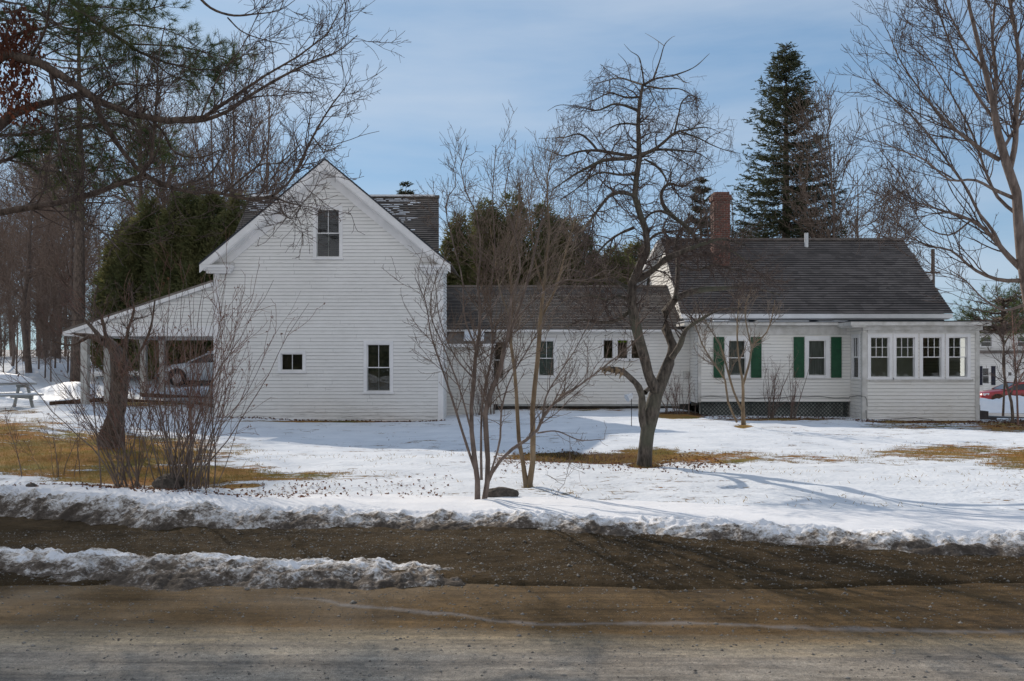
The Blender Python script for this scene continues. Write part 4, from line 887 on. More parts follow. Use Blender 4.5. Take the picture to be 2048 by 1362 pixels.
# ---- old apple tree
rng = np.random.default_rng(11); D = 13.9
base = h1(X_(1290, D), D)
paths = [
 [(1288, 935, 34, 0), (1290, 915, 28, 0), (1292, 880, 27, 0), (1300, 840, 30, 0), (1308, 800, 31, .05), (1322, 765, 27, .1), (1338, 725, 24, .15), (1346, 700, 22, .2), (1340, 670, 20, .2), (1327, 648, 19, .2), (1330, 625, 17, .2), (1350, 598, 15, .2), (1385, 583, 12, .3), (1440, 577, 9, .5), (1500, 574, 5, .7), (1560, 590, 2, .9)],
 [(1312, 782, 24, .05), (1298, 752, 22, -.05), (1288, 712, 20, -.1), (1275, 665, 21, -.15), (1265, 615, 20, -.2), (1263, 575, 18, -.2), (1280, 530, 16, -.2), (1296, 490, 14, -.15), (1287, 445, 13, -.1), (1270, 400, 12, 0), (1273, 355, 11, 0), (1279, 310, 11, 0), (1276, 260, 8, 0), (1279, 205, 7, 0), (1286, 168, 5, 0)],
 [(1294, 872, 16, -.05), (1284, 835, 15, -.1), (1283, 790, 14, -.15), (1276, 772, 13, -.2), (1262, 757, 12, -.25), (1243, 742, 12, -.3), (1222, 739, 11, -.35), (1204, 738, 8, -.4)],
 [(1290, 785, 10, -.1), (1300, 775, 8, 0), (1315, 765, 7, .1)],
 [(1272, 560, 14), (1300, 545, 13), (1330, 520, 12), (1365, 503, 10), (1400, 490, 8), (1440, 478, 5), (1490, 490, 3)],
 [(1350, 600, 12), (1355, 560, 10), (1356, 520, 9), (1352, 485, 7), (1365, 455, 5), (1385, 430, 3)],
 [(1344, 715, 14), (1360, 690, 12), (1372, 660, 9), (1400, 640, 6), (1440, 620, 4), (1480, 618, 2.5)],
 [(1280, 312, 9), (1253, 317, 8), (1206, 321, 7), (1184, 331, 6), (1158, 344, 5), (1130, 362, 3), (1103, 382, 1.6), (1085, 400, .8)],
 [(1262, 312, 7), (1231, 307, 7), (1195, 301, 6), (1158, 303, 4.5), (1128, 312, 3), (1095, 300, 1.6), (1070, 292, .8)],
 [(1195, 301, 5), (1182, 285, 4.5), (1158, 268, 3.5), (1132, 274, 2.4), (1105, 276, 1.4), (1077, 277, .7)],
 [(1281, 310, 9), (1305, 301, 8), (1327, 285, 6.5), (1349, 266, 5.5), (1378, 259, 3.5), (1415, 255, 1.8), (1440, 265, .8)],
 [(1349, 266, 4), (1358, 226, 3.4), (1364, 204, 2.6), (1378, 191, 1.8), (1408, 208, .8)],
 [(1310, 299, 6), (1327, 299, 5), (1360, 301, 4), (1397, 307, 2.5), (1425, 325, 1)],
 [(1362, 264, 4), (1397, 276, 3), (1422, 289, 2.2), (1450, 300, 1.5), (1481, 307, .8)],
 [(1270, 392, 9), (1245, 385, 8), (1222, 390, 7), (1197, 418, 6), (1175, 450, 4.5), (1150, 482, 2), (1140, 500, .8)],
 [(1400, 490, 6), (1375, 455, 8), (1345, 432, 8), (1325, 408, 8), (1323, 385, 7), (1338, 367, 6), (1365, 373, 4), (1390, 358, 2.5), (1420, 352, 1)],
 [(1345, 432, 5), (1320, 422, 5), (1300, 428, 4), (1285, 445, 4)], [(1288, 318, 5), (1310, 330, 5), (1328, 350, 4), (1338, 372, 3.5), (1345, 340, 1.6), (1362, 320, .8)],
 [(1276, 221, 6), (1246, 210, 5), (1228, 208, 4.4), (1195, 221, 3.4), (1165, 215, 2.2), (1114, 211, 1.2), (1095, 222, .7)],
 [(1282, 194, 5), (1253, 195, 4.2), (1220, 186, 3.2), (1188, 200, 1.8), (1170, 205, .8)],
 [(1287, 170, 4.5), (1268, 164, 4), (1239, 156, 3), (1210, 162, 2), (1187, 167, .8)], [(1240, 157, 2), (1215, 140, 1.2), (1200, 128, .6)], [(1262, 163, 2), (1252, 125, 1.4), (1236, 107, .6)],
 [(1287, 170, 5), (1305, 160, 4), (1353, 149, 3), (1389, 134, 2), (1419, 107, .8)], [(1353, 149, 2), (1370, 165, 1.4), (1383, 163, .6)],
 [(1288, 170, 4), (1284, 140, 3), (1276, 112, 2), (1262, 103, 1.4), (1248, 88, .6)],
 [(1305, 162, 3.6), (1320, 120, 2.6), (1329, 90, 1.8), (1342, 76, 1), (1350, 72, .6)], [(1329, 92, 1.6), (1310, 78, 1.1), (1290, 66, .6)],
 [(1290, 172, 4), (1320, 177, 3.2), (1360, 178, 2.4), (1386, 191, 1.6), (1402, 200, .7)], [(1296, 172, 3), (1305, 192, 2.2), (1316, 212, 1.2), (1320, 225, .6)],
 [(1276, 250, 5), (1255, 247, 4), (1232, 250, 3), (1212, 262, 2), (1200, 280, .8)],
 [(1262, 620, 9), (1235, 640, 8), (1200, 645, 6), (1165, 640, 4), (1130, 655, 3)],
 [(1268, 605, 8), (1238, 592, 7), (1215, 600, 5), (1180, 590, 4), (1140, 600, 2.5), (1100, 585, 2)],
 [(1262, 580, 8), (1225, 560, 6), (1190, 560, 5), (1150, 540, 3), (1110, 545, 2)],
 [(1268, 455, 6), (1235, 470, 5), (1200, 500, 4), (1180, 540, 2.5)],
 [(1276, 345, 6), (1245, 350, 5), (1200, 345, 4), (1150, 380, 2.5), (1120, 400, 2)],
 [(1420, 483, 6), (1460, 500, 4), (1500, 530, 3), (1530, 560, 2)],
 [(1355, 530, 6), (1390, 540, 5), (1430, 530, 4), (1480, 540, 2.5), (1520, 520, 1.5)],
 [(1283, 500, 6), (1310, 470, 5), (1350, 462, 4), (1400, 455, 3), (1450, 430, 2)],
]
main = traced(paths, D, rng, 1.5, 18)
apple = empty('apple_tree', (X_(1290, D), D, base), 'gnarled old apple tree with a forked trunk and tangled bare crown', 'tree')
tube_obj('trunk', [(main[0][:4], main[1][:4] * (1 + .06 * rng.normal(size=main[1][:4].shape)), 12), (main[0][4:], main[1][4:] * (1 + .08 * rng.normal(size=main[1][4:].shape)), 8)], 'bk_apple', apple)
lim = (main[0][1:], main[1][1:]); lim = (np.delete(lim[0], [1, 2], 0), np.delete(lim[1], [1, 2], 0))
b0 = spawn(lim[0], lim[1], 260, rng, .35, 1.2, (35, 75), .1, .42, 9, .15, 1, .003, .55, .014)
b1 = spawn(b0[0], b0[1], 1900, rng, .22, .6, (35, 75), .15, .45, 6, .1, 1, .0022, .6, .006)
b1b = spawn(lim[0], lim[1], 420, rng, .12, .45, (50, 90), .35, .4, 6, .3, 1, .0022, .5, .006)
allb = join(b1, b1b)
b2 = spawn(allb[0], allb[1], 8000, rng, .06, .26, (30, 75), .25, .4, 4, .1, 1, .0018, .6, .003)
low = lim[0][:, :, 2].mean(1) < Z_(430, D); lo_ = (lim[0][low], lim[1][low])
c0 = spawn(lo_[0], lo_[1], 190, rng, .4, 1.3, (35, 80), .15, .42, 9, .2, 1, .003, .5, .011); c1 = spawn(c0[0], c0[1], 1500, rng, .2, .6, (35, 75), .15, .45, 6, .1, 1, .0022, .6, .005)
def both(A):
    e = A[0][:, -1]; u = 1024 + e[:, 0] / D * F; v = HY + (EYE - e[:, 2]) / D * F
    k = (((u - 1275) / 222) ** 2 + ((v - 410) / 268) ** 2 < 1) | (((u - 1400) / 230) ** 2 + ((v - 530) / 100) ** 2 < 1) | (((u - 1170) / 130) ** 2 + ((v - 560) / 110) ** 2 < 1); return A[0][k], A[1][k]
b0 = join(b0, c0); allb = join(allb, c1); b0, allb, b2 = [both(q) for q in (b0, allb, b2)]
tube_obj('crown', [(b0[0], b0[1], 5), (allb[0], allb[1], 4), (b2[0], b2[1], 3)], 'tw_dark', apple)
# ragged bracket of bark on the broken limb
bk = MB(); rs = random.Random(4)
for i in range(16):
    f = i / 15; x = 1203 + 45 * f; q = px(x + rs.uniform(-3, 3), 740 - 3 * math.sin(f * 3) + rs.uniform(-5, 7), D - .42)
    bk.tube([q, (q[0] + rs.uniform(-.04, .04), q[1] + rs.uniform(-.03, .03), q[2] - rs.uniform(.02, .1))], [rs.uniform(.015, .035), .004], 5)
bk.build('bark_flakes', 'bk_tan', apple)

# ---- multi-stem tree in front
rng = np.random.default_rng(21); D = 10.0
paths = [
 [(955, 1012, 17, 0), (955, 960, 15, 0), (947, 900, 13, 0), (942, 830, 12), (948, 760, 12), (952, 700, 10), (962, 640, 9), (955, 570, 7), (962, 500, 5), (950, 420, 4), (920, 350, 3), (935, 290, 2)],
 [(967, 1010, 17, .05), (976, 950, 16, .05), (973, 880, 15), (970, 830, 15), (985, 775, 15), (1002, 735, 14), (1010, 690, 12), (1030, 640, 10), (1050, 580, 8), (1068, 510, 6), (1085, 430, 4), (1100, 350, 2.5)],
 [(972, 975, 9, .05), (990, 935, 10), (1035, 890, 10), (1070, 868, 9), (1085, 835, 9), (1115, 800, 8), (1160, 770, 6), (1200, 740, 4), (1250, 700, 3), (1300, 655, 2)],
 [(1012, 685, 9), (1020, 640, 8), (1022, 600, 6), (1040, 540, 5), (1030, 470, 4), (1010, 400, 3), (1020, 320, 2)],
 [(950, 940, 8), (930, 880, 8), (905, 800, 6), (885, 740, 5), (862, 670, 4), (850, 600, 3), (830, 555, 2)],
 [(963, 960, 8), (962, 880, 7), (965, 800, 6), (985, 700, 6), (980, 600, 5), (990, 500, 4), (985, 400, 3), (992, 290, 2)],
 [(980, 950, 6), (1000, 880, 6), (1003, 820, 5), (1020, 760, 4), (1055, 700, 4), (1090, 640, 3), (1130, 600, 2)],
 [(942, 860, 6), (920, 780, 5), (890, 700, 4), (860, 620, 3), (875, 540, 2)],
 [(955, 700, 6), (930, 640, 5), (925, 560, 4), (905, 480, 3.5), (893, 400, 3), (912, 370, 2.5), (905, 330, 1.5)],
 [(1085, 838, 6), (1090, 800, 5), (1120, 745, 4), (1150, 700, 3), (1180, 640, 2)],
 [(1075, 866, 5), (1110, 862, 4), (1160, 880, 3), (1210, 878, 2)],
 [(1030, 640, 6), (1080, 590, 5), (1130, 560, 4), (1170, 560, 3), (1210, 540, 2)],
 [(965, 640, 5), (1000, 590, 4), (1010, 520, 3), (1040, 440, 2.5), (1045, 360, 1.5)],
 [(950, 760, 5), (915, 720, 4), (880, 640, 3), (870, 560, 2)],
]
main = traced(paths, D, rng, .7, 16, .68)
ser = empty('multi_stem_tree', (X_(962, D), D, h1(-.3, D)), 'slender grey multi-stemmed tree leaning apart beside a flat rock', 'tree')
tube_obj('trunk', [(main[0], main[1] * (1 + .05 * rng.normal(size=main[1].shape)), 8)], 'bk_grey', ser)
b0 = spawn(main[0], main[1], 210, rng, .3, 1.1, (25, 60), .8, .25, 8, .25, 1, .0022, .5, .007)
b1 = spawn(b0[0], b0[1], 1250, rng, .12, .48, (30, 65), .6, .3, 5, .15, 1, .0018, .6, .004)
b1b = spawn(main[0], main[1], 260, rng, .1, .5, (30, 80), .5, .3, 5, .2, 1, .0018, .4, .004)
a1 = join(b1, b1b); b2 = spawn(a1[0], a1[1], 2200, rng, .05, .2, (30, 70), .5, .3, 4, .2, 1, .0016, .6, .0025)
tube_obj('crown', [(b0[0], b0[1], 5), (a1[0], a1[1], 4), (b2[0], b2[1], 3)], 'tw_mid', ser)

# ---- tan double-stem sapling
rng = np.random.default_rng(31); D = 11.3
paths = [
 [(1053, 975, 12, 0), (1050, 945, 9, 0), (1040, 900, 8), (1036, 850, 8), (1033, 790, 7), (1028, 730, 7), (1021, 680, 6), (1025, 600, 5), (1020, 520, 4), (1035, 440, 3), (1040, 360, 2)],
 [(1058, 975, 13, 0), (1065, 930, 11, 0), (1066, 870, 11), (1065, 820, 10), (1072, 750, 9), (1078, 690, 9), (1080, 640, 8), (1088, 580, 6), (1092, 520, 5), (1100, 450, 4), (1092, 380, 3), (1105, 300, 2)],
 [(1080, 640, 5), (1110, 580, 4), (1130, 510, 3), (1150, 440, 2)], [(1088, 580, 4), (1070, 520, 3), (1062, 450, 2.5), (1055, 380, 1.5)],
 [(1022, 640, 4), (1000, 580, 3), (990, 520, 2), (980, 450, 1.5)]]
main = traced(paths, D, rng, .5, 14)
sap = empty('sapling', (X_(1055, D), D, h1(.2, D)), 'thin tan sapling with two stems rising from one foot', 'tree')
tube_obj('trunk', [(main[0], main[1], 8)], 'bk_tan', sap)
b0 = spawn(main[0], main[1], 120, rng, .3, 1.0, (20, 55), .7, .2, 7, .35, 1, .002, .5, .006); b1 = spawn(b0[0], b0[1], 1300, rng, .1, .4, (25, 60), .5, .3, 5, .1, 1, .0017, .6, .003)
tube_obj('crown', [(b0[0], b0[1], 4), (b1[0], b1[1], 3)], 'tw_pale', sap)

# ---- big multi-stem shrubs at left
def shrub(name, cx_, D, n0, spread, hgt, rng, label, lean=0, m='tw_red', thick=.007, group=None, nlow=0, base_r=.35):
    cx0 = X_(cx_, D); z0 = h1(cx0, D); t = empty(name, (cx0, D, z0), label, 'shrub', group)
    k = 12; O = np.stack([cx0 + rng.normal(0, base_r * .6, n0), D + rng.normal(0, base_r * .5, n0), np.full(n0, z0 - .05)], 1)
    an = rng.uniform(0, 2 * np.pi, n0); rad = rng.uniform(.0, 1, n0) ** .8 * spread
    d = np.stack([np.cos(an) * rad + lean, np.sin(an) * rad, np.ones(n0)], 1); d /= np.linalg.norm(d, axis=1, keepdims=True)
    L_ = hgt * rng.uniform(.55, 1.05, n0); pts = [O]
    dd = d.copy(); dd[:, 2] += .4; dd /= np.linalg.norm(dd, axis=1, keepdims=True)
    for s in range(k - 1):
        dd = dd + (d - dd) * .18 + rng.normal(size=d.shape) * .075; dd /= np.linalg.norm(dd, axis=1, keepdims=True); pts.append(pts[-1] + dd * (L_ / (k - 1))[:, None])
    P = np.stack(pts, 1); r0 = thick * rng.uniform(.55, 1.5, n0); Rr = r0[:, None] * (1 - .78 * np.linspace(0, 1, k)[None])
    b0 = spawn(P, Rr, n0 * 4, rng, .25, .95 * hgt / 2.4, (20, 48), .35, .22, 7, .25, 1, .0022, .6, .007); b1 = spawn(b0[0], b0[1], n0 * 11, rng, .08, .34, (25, 60), .4, .28, 5, .1, 1, .0017, .6, .003)
    b2 = spawn(P, Rr, n0 * 3, rng, .08, .3, (30, 70), .3, .3, 5, .15, 1, .0017, .3, .003)
    tube_obj('stems', [(P, Rr, 6)], 'bk_grey', t); b1 = join(b1, b2); tube_obj('twigs', [(b0[0], b0[1], 4), (b1[0], b1[1], 3)], m, t)
    # seed heads at some tips
    tips = b1[0][rng.choice(len(b1[0]), n0 * 2), -1]; q = np.repeat(tips, 7, 0); V = tris(q + rng.normal(size=q.shape) * .006, rng.normal(size=q.shape) + [0, 0, 1.2], .02, .012, rng)
    tri_obj('seed_heads', V, 'litter', t); return t
shrub('shrub', 372, 11.3, 66, .78, 3.0, np.random.default_rng(41), 'large bare shrub with many fanning stems round a dark boulder', .10, base_r=.30)
shrub('shrub', 258, 11.4, 34, .95, 2.6, np.random.default_rng(42), 'sprawling bare shrub with arching stems left of the boulder', -.25, base_r=.26)
shrub('shrub', 120, 12.6, 8, .6, 1.3, np.random.default_rng(43), 'wispy low bare shrub on the brown grass at the left', 0, thick=.006, base_r=.4)
shrub('shrub', 1540, 28.2, 14, .35, 2.2, np.random.default_rng(44), 'small red-stemmed shrub between the two green-shuttered windows', .1, thick=.012, base_r=.15)
shrub('shrub', 1585, 27.9, 9, .3, 2.0, np.random.default_rng(45), 'thin reddish shrub in front of the lattice below the second window', 0, thick=.012, base_r=.12)
shrub('shrub', 1358, 28.4, 18, .6, 1.4, np.random.default_rng(46), 'orange-brown shrub in the corner where the low wing meets the house', 0, thick=.012, base_r=.5)
shrub('shrub', 968, 28.6, 26, .22, 1.5, np.random.default_rng(47), 'dark upright shrub against the low wing beside the barn', 0, thick=.012, base_r=.3)

# ---- bent dark trunk behind the shrub
rng = np.random.default_rng(51); D = 17.2
paths = [[(222, 892, 56, 0), (224, 870, 44, 0), (232, 830, 38, 0), (238, 780, 34), (240, 740, 32), (236, 710, 30), (225, 692, 24), (205, 680, 17), (180, 672, 10), (150, 668, 5)],
 [(240, 745, 14), (250, 705, 9), (256, 660, 6), (268, 620, 4), (262, 580, 2)], [(230, 700, 12), (212, 672, 8), (205, 640, 5), (190, 610, 3), (195, 570, 2)],
 [(238, 760, 8), (270, 720, 5), (300, 660, 5), (310, 600, 3)], [(205, 680, 10), (170, 640, 6), (130, 610, 3)], [(180, 672, 8), (140, 690, 4), (100, 680, 2)]]
main = traced(paths, D, rng, .9, 14); bent = empty('bent_tree', (X_(222, D), D, h1(-7.8, D)), 'stout crooked brown trunk bending over in front of the carport', 'tree')
tube_obj('trunk', [(main[0], main[1] * (1 + .06 * rng.normal(size=main[1].shape)), 12)], 'bk_brown', bent)
b0 = spawn(main[0][1:], main[1][1:], 45, rng, .3, .9, (30, 70), .3, .35, 8, .3, 1, .003, .5, .012); b1 = spawn(b0[0], b0[1], 280, rng, .15, .4, (30, 70), .3, .35, 5, .1, 1, .0025, .6, .005)
tube_obj('crown', [(b0[0], b0[1], 5), (b1[0], b1[1], 3)], 'tw_dark', bent)

# ---- overhanging tree, upper left
rng = np.random.default_rng(61); D = 9.6
paths = [
 [(-330, 560, 40), (-160, 260, 34), (-60, 150, 26), (0, 108, 20), (50, 117, 18), (100, 135, 17), (145, 165, 17), (190, 198, 15), (240, 222, 14), (300, 236, 13), (350, 243, 13), (400, 238, 10), (450, 205, 7), (510, 165, 5), (570, 125, 4), (630, 95, 3), (670, 45, 2.2), (690, 0, 1.5)],
 [(-250, 640, 34), (-90, 330, 26), (-20, 265, 20), (0, 250, 20), (28, 226, 18), (70, 212, 14), (120, 200, 12), (165, 188, 12), (195, 195, 9)],
 [(340, 243, 8), (400, 242, 8), (450, 225, 7), (510, 185, 6), (570, 150, 5), (620, 125, 4), (680, 100, 2.5), (715, 70, 1.5)],
 [(188, 200, 11), (196, 225, 12), (220, 265, 10), (255, 315, 9), (290, 350, 8), (330, 370, 8), (380, 385, 7), (440, 385, 6), (500, 400, 7), (550, 390, 6), (585, 355, 5), (610, 305, 5), (632, 262, 4), (660, 215, 3), (690, 175, 2), (705, 150, 1.2)],
 [(-200, 520, 24), (-60, 440, 16), (0, 425, 14), (60, 415, 13), (120, 405, 12), (200, 383, 11), (250, 363, 10), (285, 350, 8), (302, 320, 6), (308, 260, 5), (314, 190, 4), (316, 120, 3), (330, 50, 2)],
 [(290, 350, 6), (320, 372, 6), (360, 370, 5), (405, 358, 5), (430, 335, 4), (450, 300, 2.5), (470, 260, 1.5)],
 [(545, 392, 5), (575, 405, 4), (600, 412, 2.5), (585, 435, 1.5)], [(555, 398, 3), (570, 430, 2.5), (595, 440, 1.5)],
 [(450, 385, 5), (480, 360, 4), (520, 330, 3), (560, 325, 3), (600, 290, 2)],
 [(622, 270, 3), (650, 300, 2), (680, 290, 1.3)],
 [(392, -12, 6), (420, 15, 5), (460, 30, 4.5), (510, 28, 3), (560, 20, 2), (590, 0, 1.2)],
 [(300, 236, 6), (330, 270, 5), (345, 300, 4), (400, 315, 3), (440, 300, 2)],
 [(400, 238, 4), (440, 150, 3), (480, 100, 2), (520, 20, 1.5)], [(455, 35, 3), (480, 60, 2.5), (530, 80, 2), (580, 90, 1.4)],
 [(100, 140, 8), (110, 200, 6), (115, 260, 5), (125, 330, 4), (150, 380, 3)], [(190, 200, 6), (230, 170, 5), (290, 170, 3), (350, 150, 2)],
 [(60, 118, 7), (90, 60, 5), (100, 0, 4), (110, -60, 3)], [(-20, 110, 8), (30, 70, 7), (80, 58, 5), (130, 45, 3), (180, 20, 2)],
 [(120, 405, 6), (160, 440, 5), (200, 460, 4), (240, 500, 2)],
]
main = traced(paths, D, rng, 1.6, 20)
oak = empty('overhanging_tree', (X_(-380, D), D, 0), 'bare tree outside the left edge whose long dark limbs sweep over the barn gable', 'tree')
tx = X_(-380, D); tk, tr_ = resample([(tx - .1, D, -.3), (tx, D + .05, 1.5), (tx + .1, D, 3.2), (tx + .05, D + .1, 6), (tx - .2, D + .4, 10), (tx, D + .8, 14)], [.36, .3, .27, .2, .12, .03], 20)
tube_obj('trunk', [(tk[None], tr_[None], 14), (main[0], main[1] * (1 + .05 * rng.normal(size=main[1].shape)), 9)], 'bk_brown', oak)
b0 = spawn(main[0], main[1], 330, rng, .3, 1.5, (30, 65), .35, .3, 8, .3, 1, .0028, .5, .010)
b1 = spawn(b0[0], b0[1], 1700, rng, .12, .55, (30, 65), .35, .3, 6, .1, 1, .0022, .6, .005); b2 = spawn(b1[0], b1[1], 4200, rng, .05, .2, (30, 65), .3, .3, 4, .2, 1, .002, .6, .003)
U0 = spawn(tk[None][:, 7:], tr_[None][:, 7:], 34, rng, 1.8, 4.2, (40, 80), .5, .25, 10, .1, 1, .006, .5, .06); U1 = spawn(U0[0], U0[1], 380, rng, .5, 1.6, (30, 65), .3, .3, 7, .2, 1, .003, .6, .015); U2 = spawn(U1[0], U1[1], 1500, rng, .15, .6, (30, 65), .3, .3, 5, .2, 1, .003, .6, .006)
tube_obj('crown', [(b0[0], b0[1], 5), (b1[0], b1[1], 4), (b2[0], b2[1], 3), (U0[0], U0[1], 6), (U1[0], U1[1], 4), (U2[0], U2[1], 3)], 'tw_dark', oak)
q = np.stack([rng.normal(.25, 1, 900), rng.normal(0, 1, 900), rng.normal(0, 1, 900)], 1)
cen = np.array([px(25, 115, D + .1), px(20, 165, D), px(30, 205, D - .1), px(12, 90, D), px(40, 60, D + .2)]); q = cen[rng.integers(0, 5, 900)] + q * np.array([.09, .2, .12])
V = tris(q, np.stack([rng.normal(0, .4, 900), rng.normal(0, .4, 900), -np.ones(900)], 1), rng.uniform(.05, .10, 900), .035, rng); tri_obj('dead_leaves', V, 'rust', oak)

# ---- near pine boughs
def tufts(tips, dirs, rng, n_, ln, wd, spread=.8):
    q = np.repeat(tips, n_, 0); d = np.repeat(dirs, n_, 0) + rng.normal(size=(len(q), 3)) * spread
    return tris(q - np.repeat(dirs, n_, 0) * rng.uniform(0, ln * .8, (len(q), 1)), d, ln * rng.uniform(.7, 1.15, len(q)), wd, rng)
rng = np.random.default_rng(71); D = 10.6
paths = [
 [(-260, -160, 14), (40, -60, 11), (130, -12, 10), (165, 25, 9), (215, 60, 8), (260, 92, 7), (300, 115, 5), (350, 130, 4), (400, 140, 3), (450, 140, 2)],
 [(220, 62, 5), (260, 50, 4), (310, 55, 3), (350, 60, 2)], [(255, 88, 4), (310, 90, 3.5), (370, 95, 3), (430, 110, 2), (470, 120, 1.5)],
 [(300, 115, 4), (340, 150, 3), (390, 170, 2.5), (400, 190, 1.5)], [(170, 30, 4), (190, 90, 3), (215, 140, 2.5), (225, 170, 1.5)],
 [(150, 10, 4), (220, 15, 3.5), (280, 20, 3), (330, 10, 2)], [(-200, 330, 13), (0, 325, 8), (60, 300, 5), (130, 300, 4), (200, 310, 3), (260, 330, 2)],
 [(20, 320, 5), (90, 340, 4), (150, 345, 3), (210, 330, 2)], [(-200, 240, 12), (0, 270, 7), (100, 265, 5), (180, 250, 4), (250, 250, 3), (300, 285, 2)],
 [(-200, 20, 12), (-20, 30, 6), (60, 20, 5), (140, 60, 3), (200, 70, 2)], [(180, 250, 4), (240, 280, 3), (300, 290, 2), (340, 300, 1.5)]]
main = traced(paths, D, rng, 1.2, 14)
pine = empty('pine_tree', (X_(-330, D), D + .5, 0), 'white pine outside the left edge with dark needle tufts hanging into view', 'tree')
tx = X_(-330, D); tk, tr_ = resample([(tx - .3, D + .5, -.3), (tx - .1, D + .5, 3), (tx - .1, D + .5, 7), (tx, D + .5, 13)], [.26, .2, .14, .03], 16)
tube_obj('trunk', [(tk[None], tr_[None], 12), (main[0], main[1], 8)], 'bk_brown', pine)
b0 = spawn(main[0], main[1], 330, rng, .2, .75, (25, 60), .15, .3, 6, .42, 1, .002, .5, .006); b1 = spawn(b0[0], b0[1], 1500, rng, .08, .28, (25, 60), .2, .3, 4, .2, 1, .002, .6, .003)
tube_obj('branches', [(b0[0], b0[1], 4), (b1[0], b1[1], 3)], 'tw_dark', pine)
sel = np.concatenate([b1[0][:, -1], b0[0][:, -1]]); dr = np.concatenate([b1[0][:, -1] - b1[0][:, -2], b0[0][:, -1] - b0[0][:, -2]]); dr /= np.linalg.norm(dr, axis=1, keepdims=True)
vis = np.abs(sel[:, 0]) > -1
tri_obj('needles', tufts(sel, dr, rng, 30, .10, .0036, .6), 'pine', pine)

# ---- generic bare tree, local coordinates, base at the origin
def bare_tree_meshes(seed, h, shape='vase', n1=26, n2=260, n3=1500, r0=.2, rt=.009, first=.25):
    rng = np.random.default_rng(seed)
    k = 10; zz = np.linspace(-.3, h * .9, k); wob = np.cumsum(rng.normal(0, .018 * h, (k, 2)), 0) * .35; wob -= wob[0]
    T = np.concatenate([wob, zz[:, None]], 1)[None]; TR = (r0 * (1 - .88 * np.linspace(0, 1, k)))[None]
    if shape == 'vase': a1, u1 = (18, 42), .8
    elif shape == 'tall': a1, u1 = (30, 60), .7
    else: a1, u1 = (40, 75), .4
    L0 = {'vase': .52, 'tall': .22, 'round': .42}[shape]
    B0 = spawn(T, TR, n1, rng, L0 * h * .7, L0 * h * 1.1, a1, u1, .22, 10, first, .97, rt * 1.3, .5, r0 * .45, taper_len=.7)
    B1 = spawn(B0[0], B0[1], n2, rng, .10 * h, .20 * h, (25, 55), .5, .25, 7, .15, 1, rt, .6, r0 * .16, taper_len=.5)
    B2 = spawn(B1[0], B1[1], int(n3 * .62), rng, .03 * h, .085 * h, (25, 60), .4, .3, 5, .1, 1, rt * .85, .6, rt * 1.4)
    Vt, Qt = tubes(T, TR, 9); V2, Q2 = merge([tubes(B0[0], B0[1], 6), tubes(B1[0], B1[1], 4), tubes(B2[0], B2[1], 3)])
    a = np_mesh('trunk', Vt, Qt); b = np_mesh('crown', V2, Q2)
    for m_ in (a, b): m_.polygons.foreach_set('use_smooth', np.ones(len(m_.polygons), bool))
    return a, b
def place_tree(meshes, mats, names, loc, s, rz, name, label, cat='tree', group=None):
    t = empty(name, loc, label, cat, group, rz); t.scale = (s, s, s)
    for me, mm, nm in zip(meshes, mats, names):
        if not me.materials: me.materials.append(M[mm])
        o = bpy.data.objects.new(nm, me); COL.objects.link(o); o.parent = t
    return t
kinds = [bare_tree_meshes(100, 17, 'tall', 30, 290, 1900, .16, .010, .3), bare_tree_meshes(101, 18, 'vase', 22, 300, 2000, .20, .010, .22), bare_tree_meshes(102, 15, 'tall', 24, 240, 1500, .12, .009, .2),
         bare_tree_meshes(103, 16, 'round', 26, 300, 1700, .20, .010, .3), bare_tree_meshes(104, 9, 'tall', 24, 220, 1100, .06, .008, .1), bare_tree_meshes(105, 19, 'vase', 18, 280, 1900, .22, .010, .3)]
BT = (('bk_grey', 'tw_far'), ('trunk', 'crown'))
rs = random.Random(17)
# wood on the left: individual trunks
spots = []
tries = 0
while len(spots) < 44 and tries < 5000:
    tries += 1; y = rs.uniform(42, 92); u = rs.uniform(-60, 500); x = X_(u, y)
    if all((x - a) ** 2 + (y - b) ** 2 > 3.2 for a, b in spots) and not (x > -17 and y < 45): spots.append((x, y))
for i, (x, y) in enumerate(spots):
    kd = rs.choice([0, 0, 1, 2, 2, 3, 5]); place_tree(kinds[kd], *BT, (x, y, h1(x, y) - .1), rs.uniform(.75, 1.1) * (1 if x / y < -.40 else .78), rs.uniform(0, 6.28), 'bare_tree', 'leafless tree standing in the wood behind the carport and picnic table', group='leafless trees in the wood at the left')
for i in range(24):
    y = rs.uniform(36, 62); x = X_(rs.uniform(-60, 330), y)
    if x > -16: continue
    place_tree(kinds[4], *BT, (x, y, h1(x, y) - .05), rs.uniform(.5, 1.0), rs.uniform(0, 6.28), 'bare_sapling', 'thin leafless sapling at the edge of the wood behind the picnic table', group='saplings along the edge of the wood')
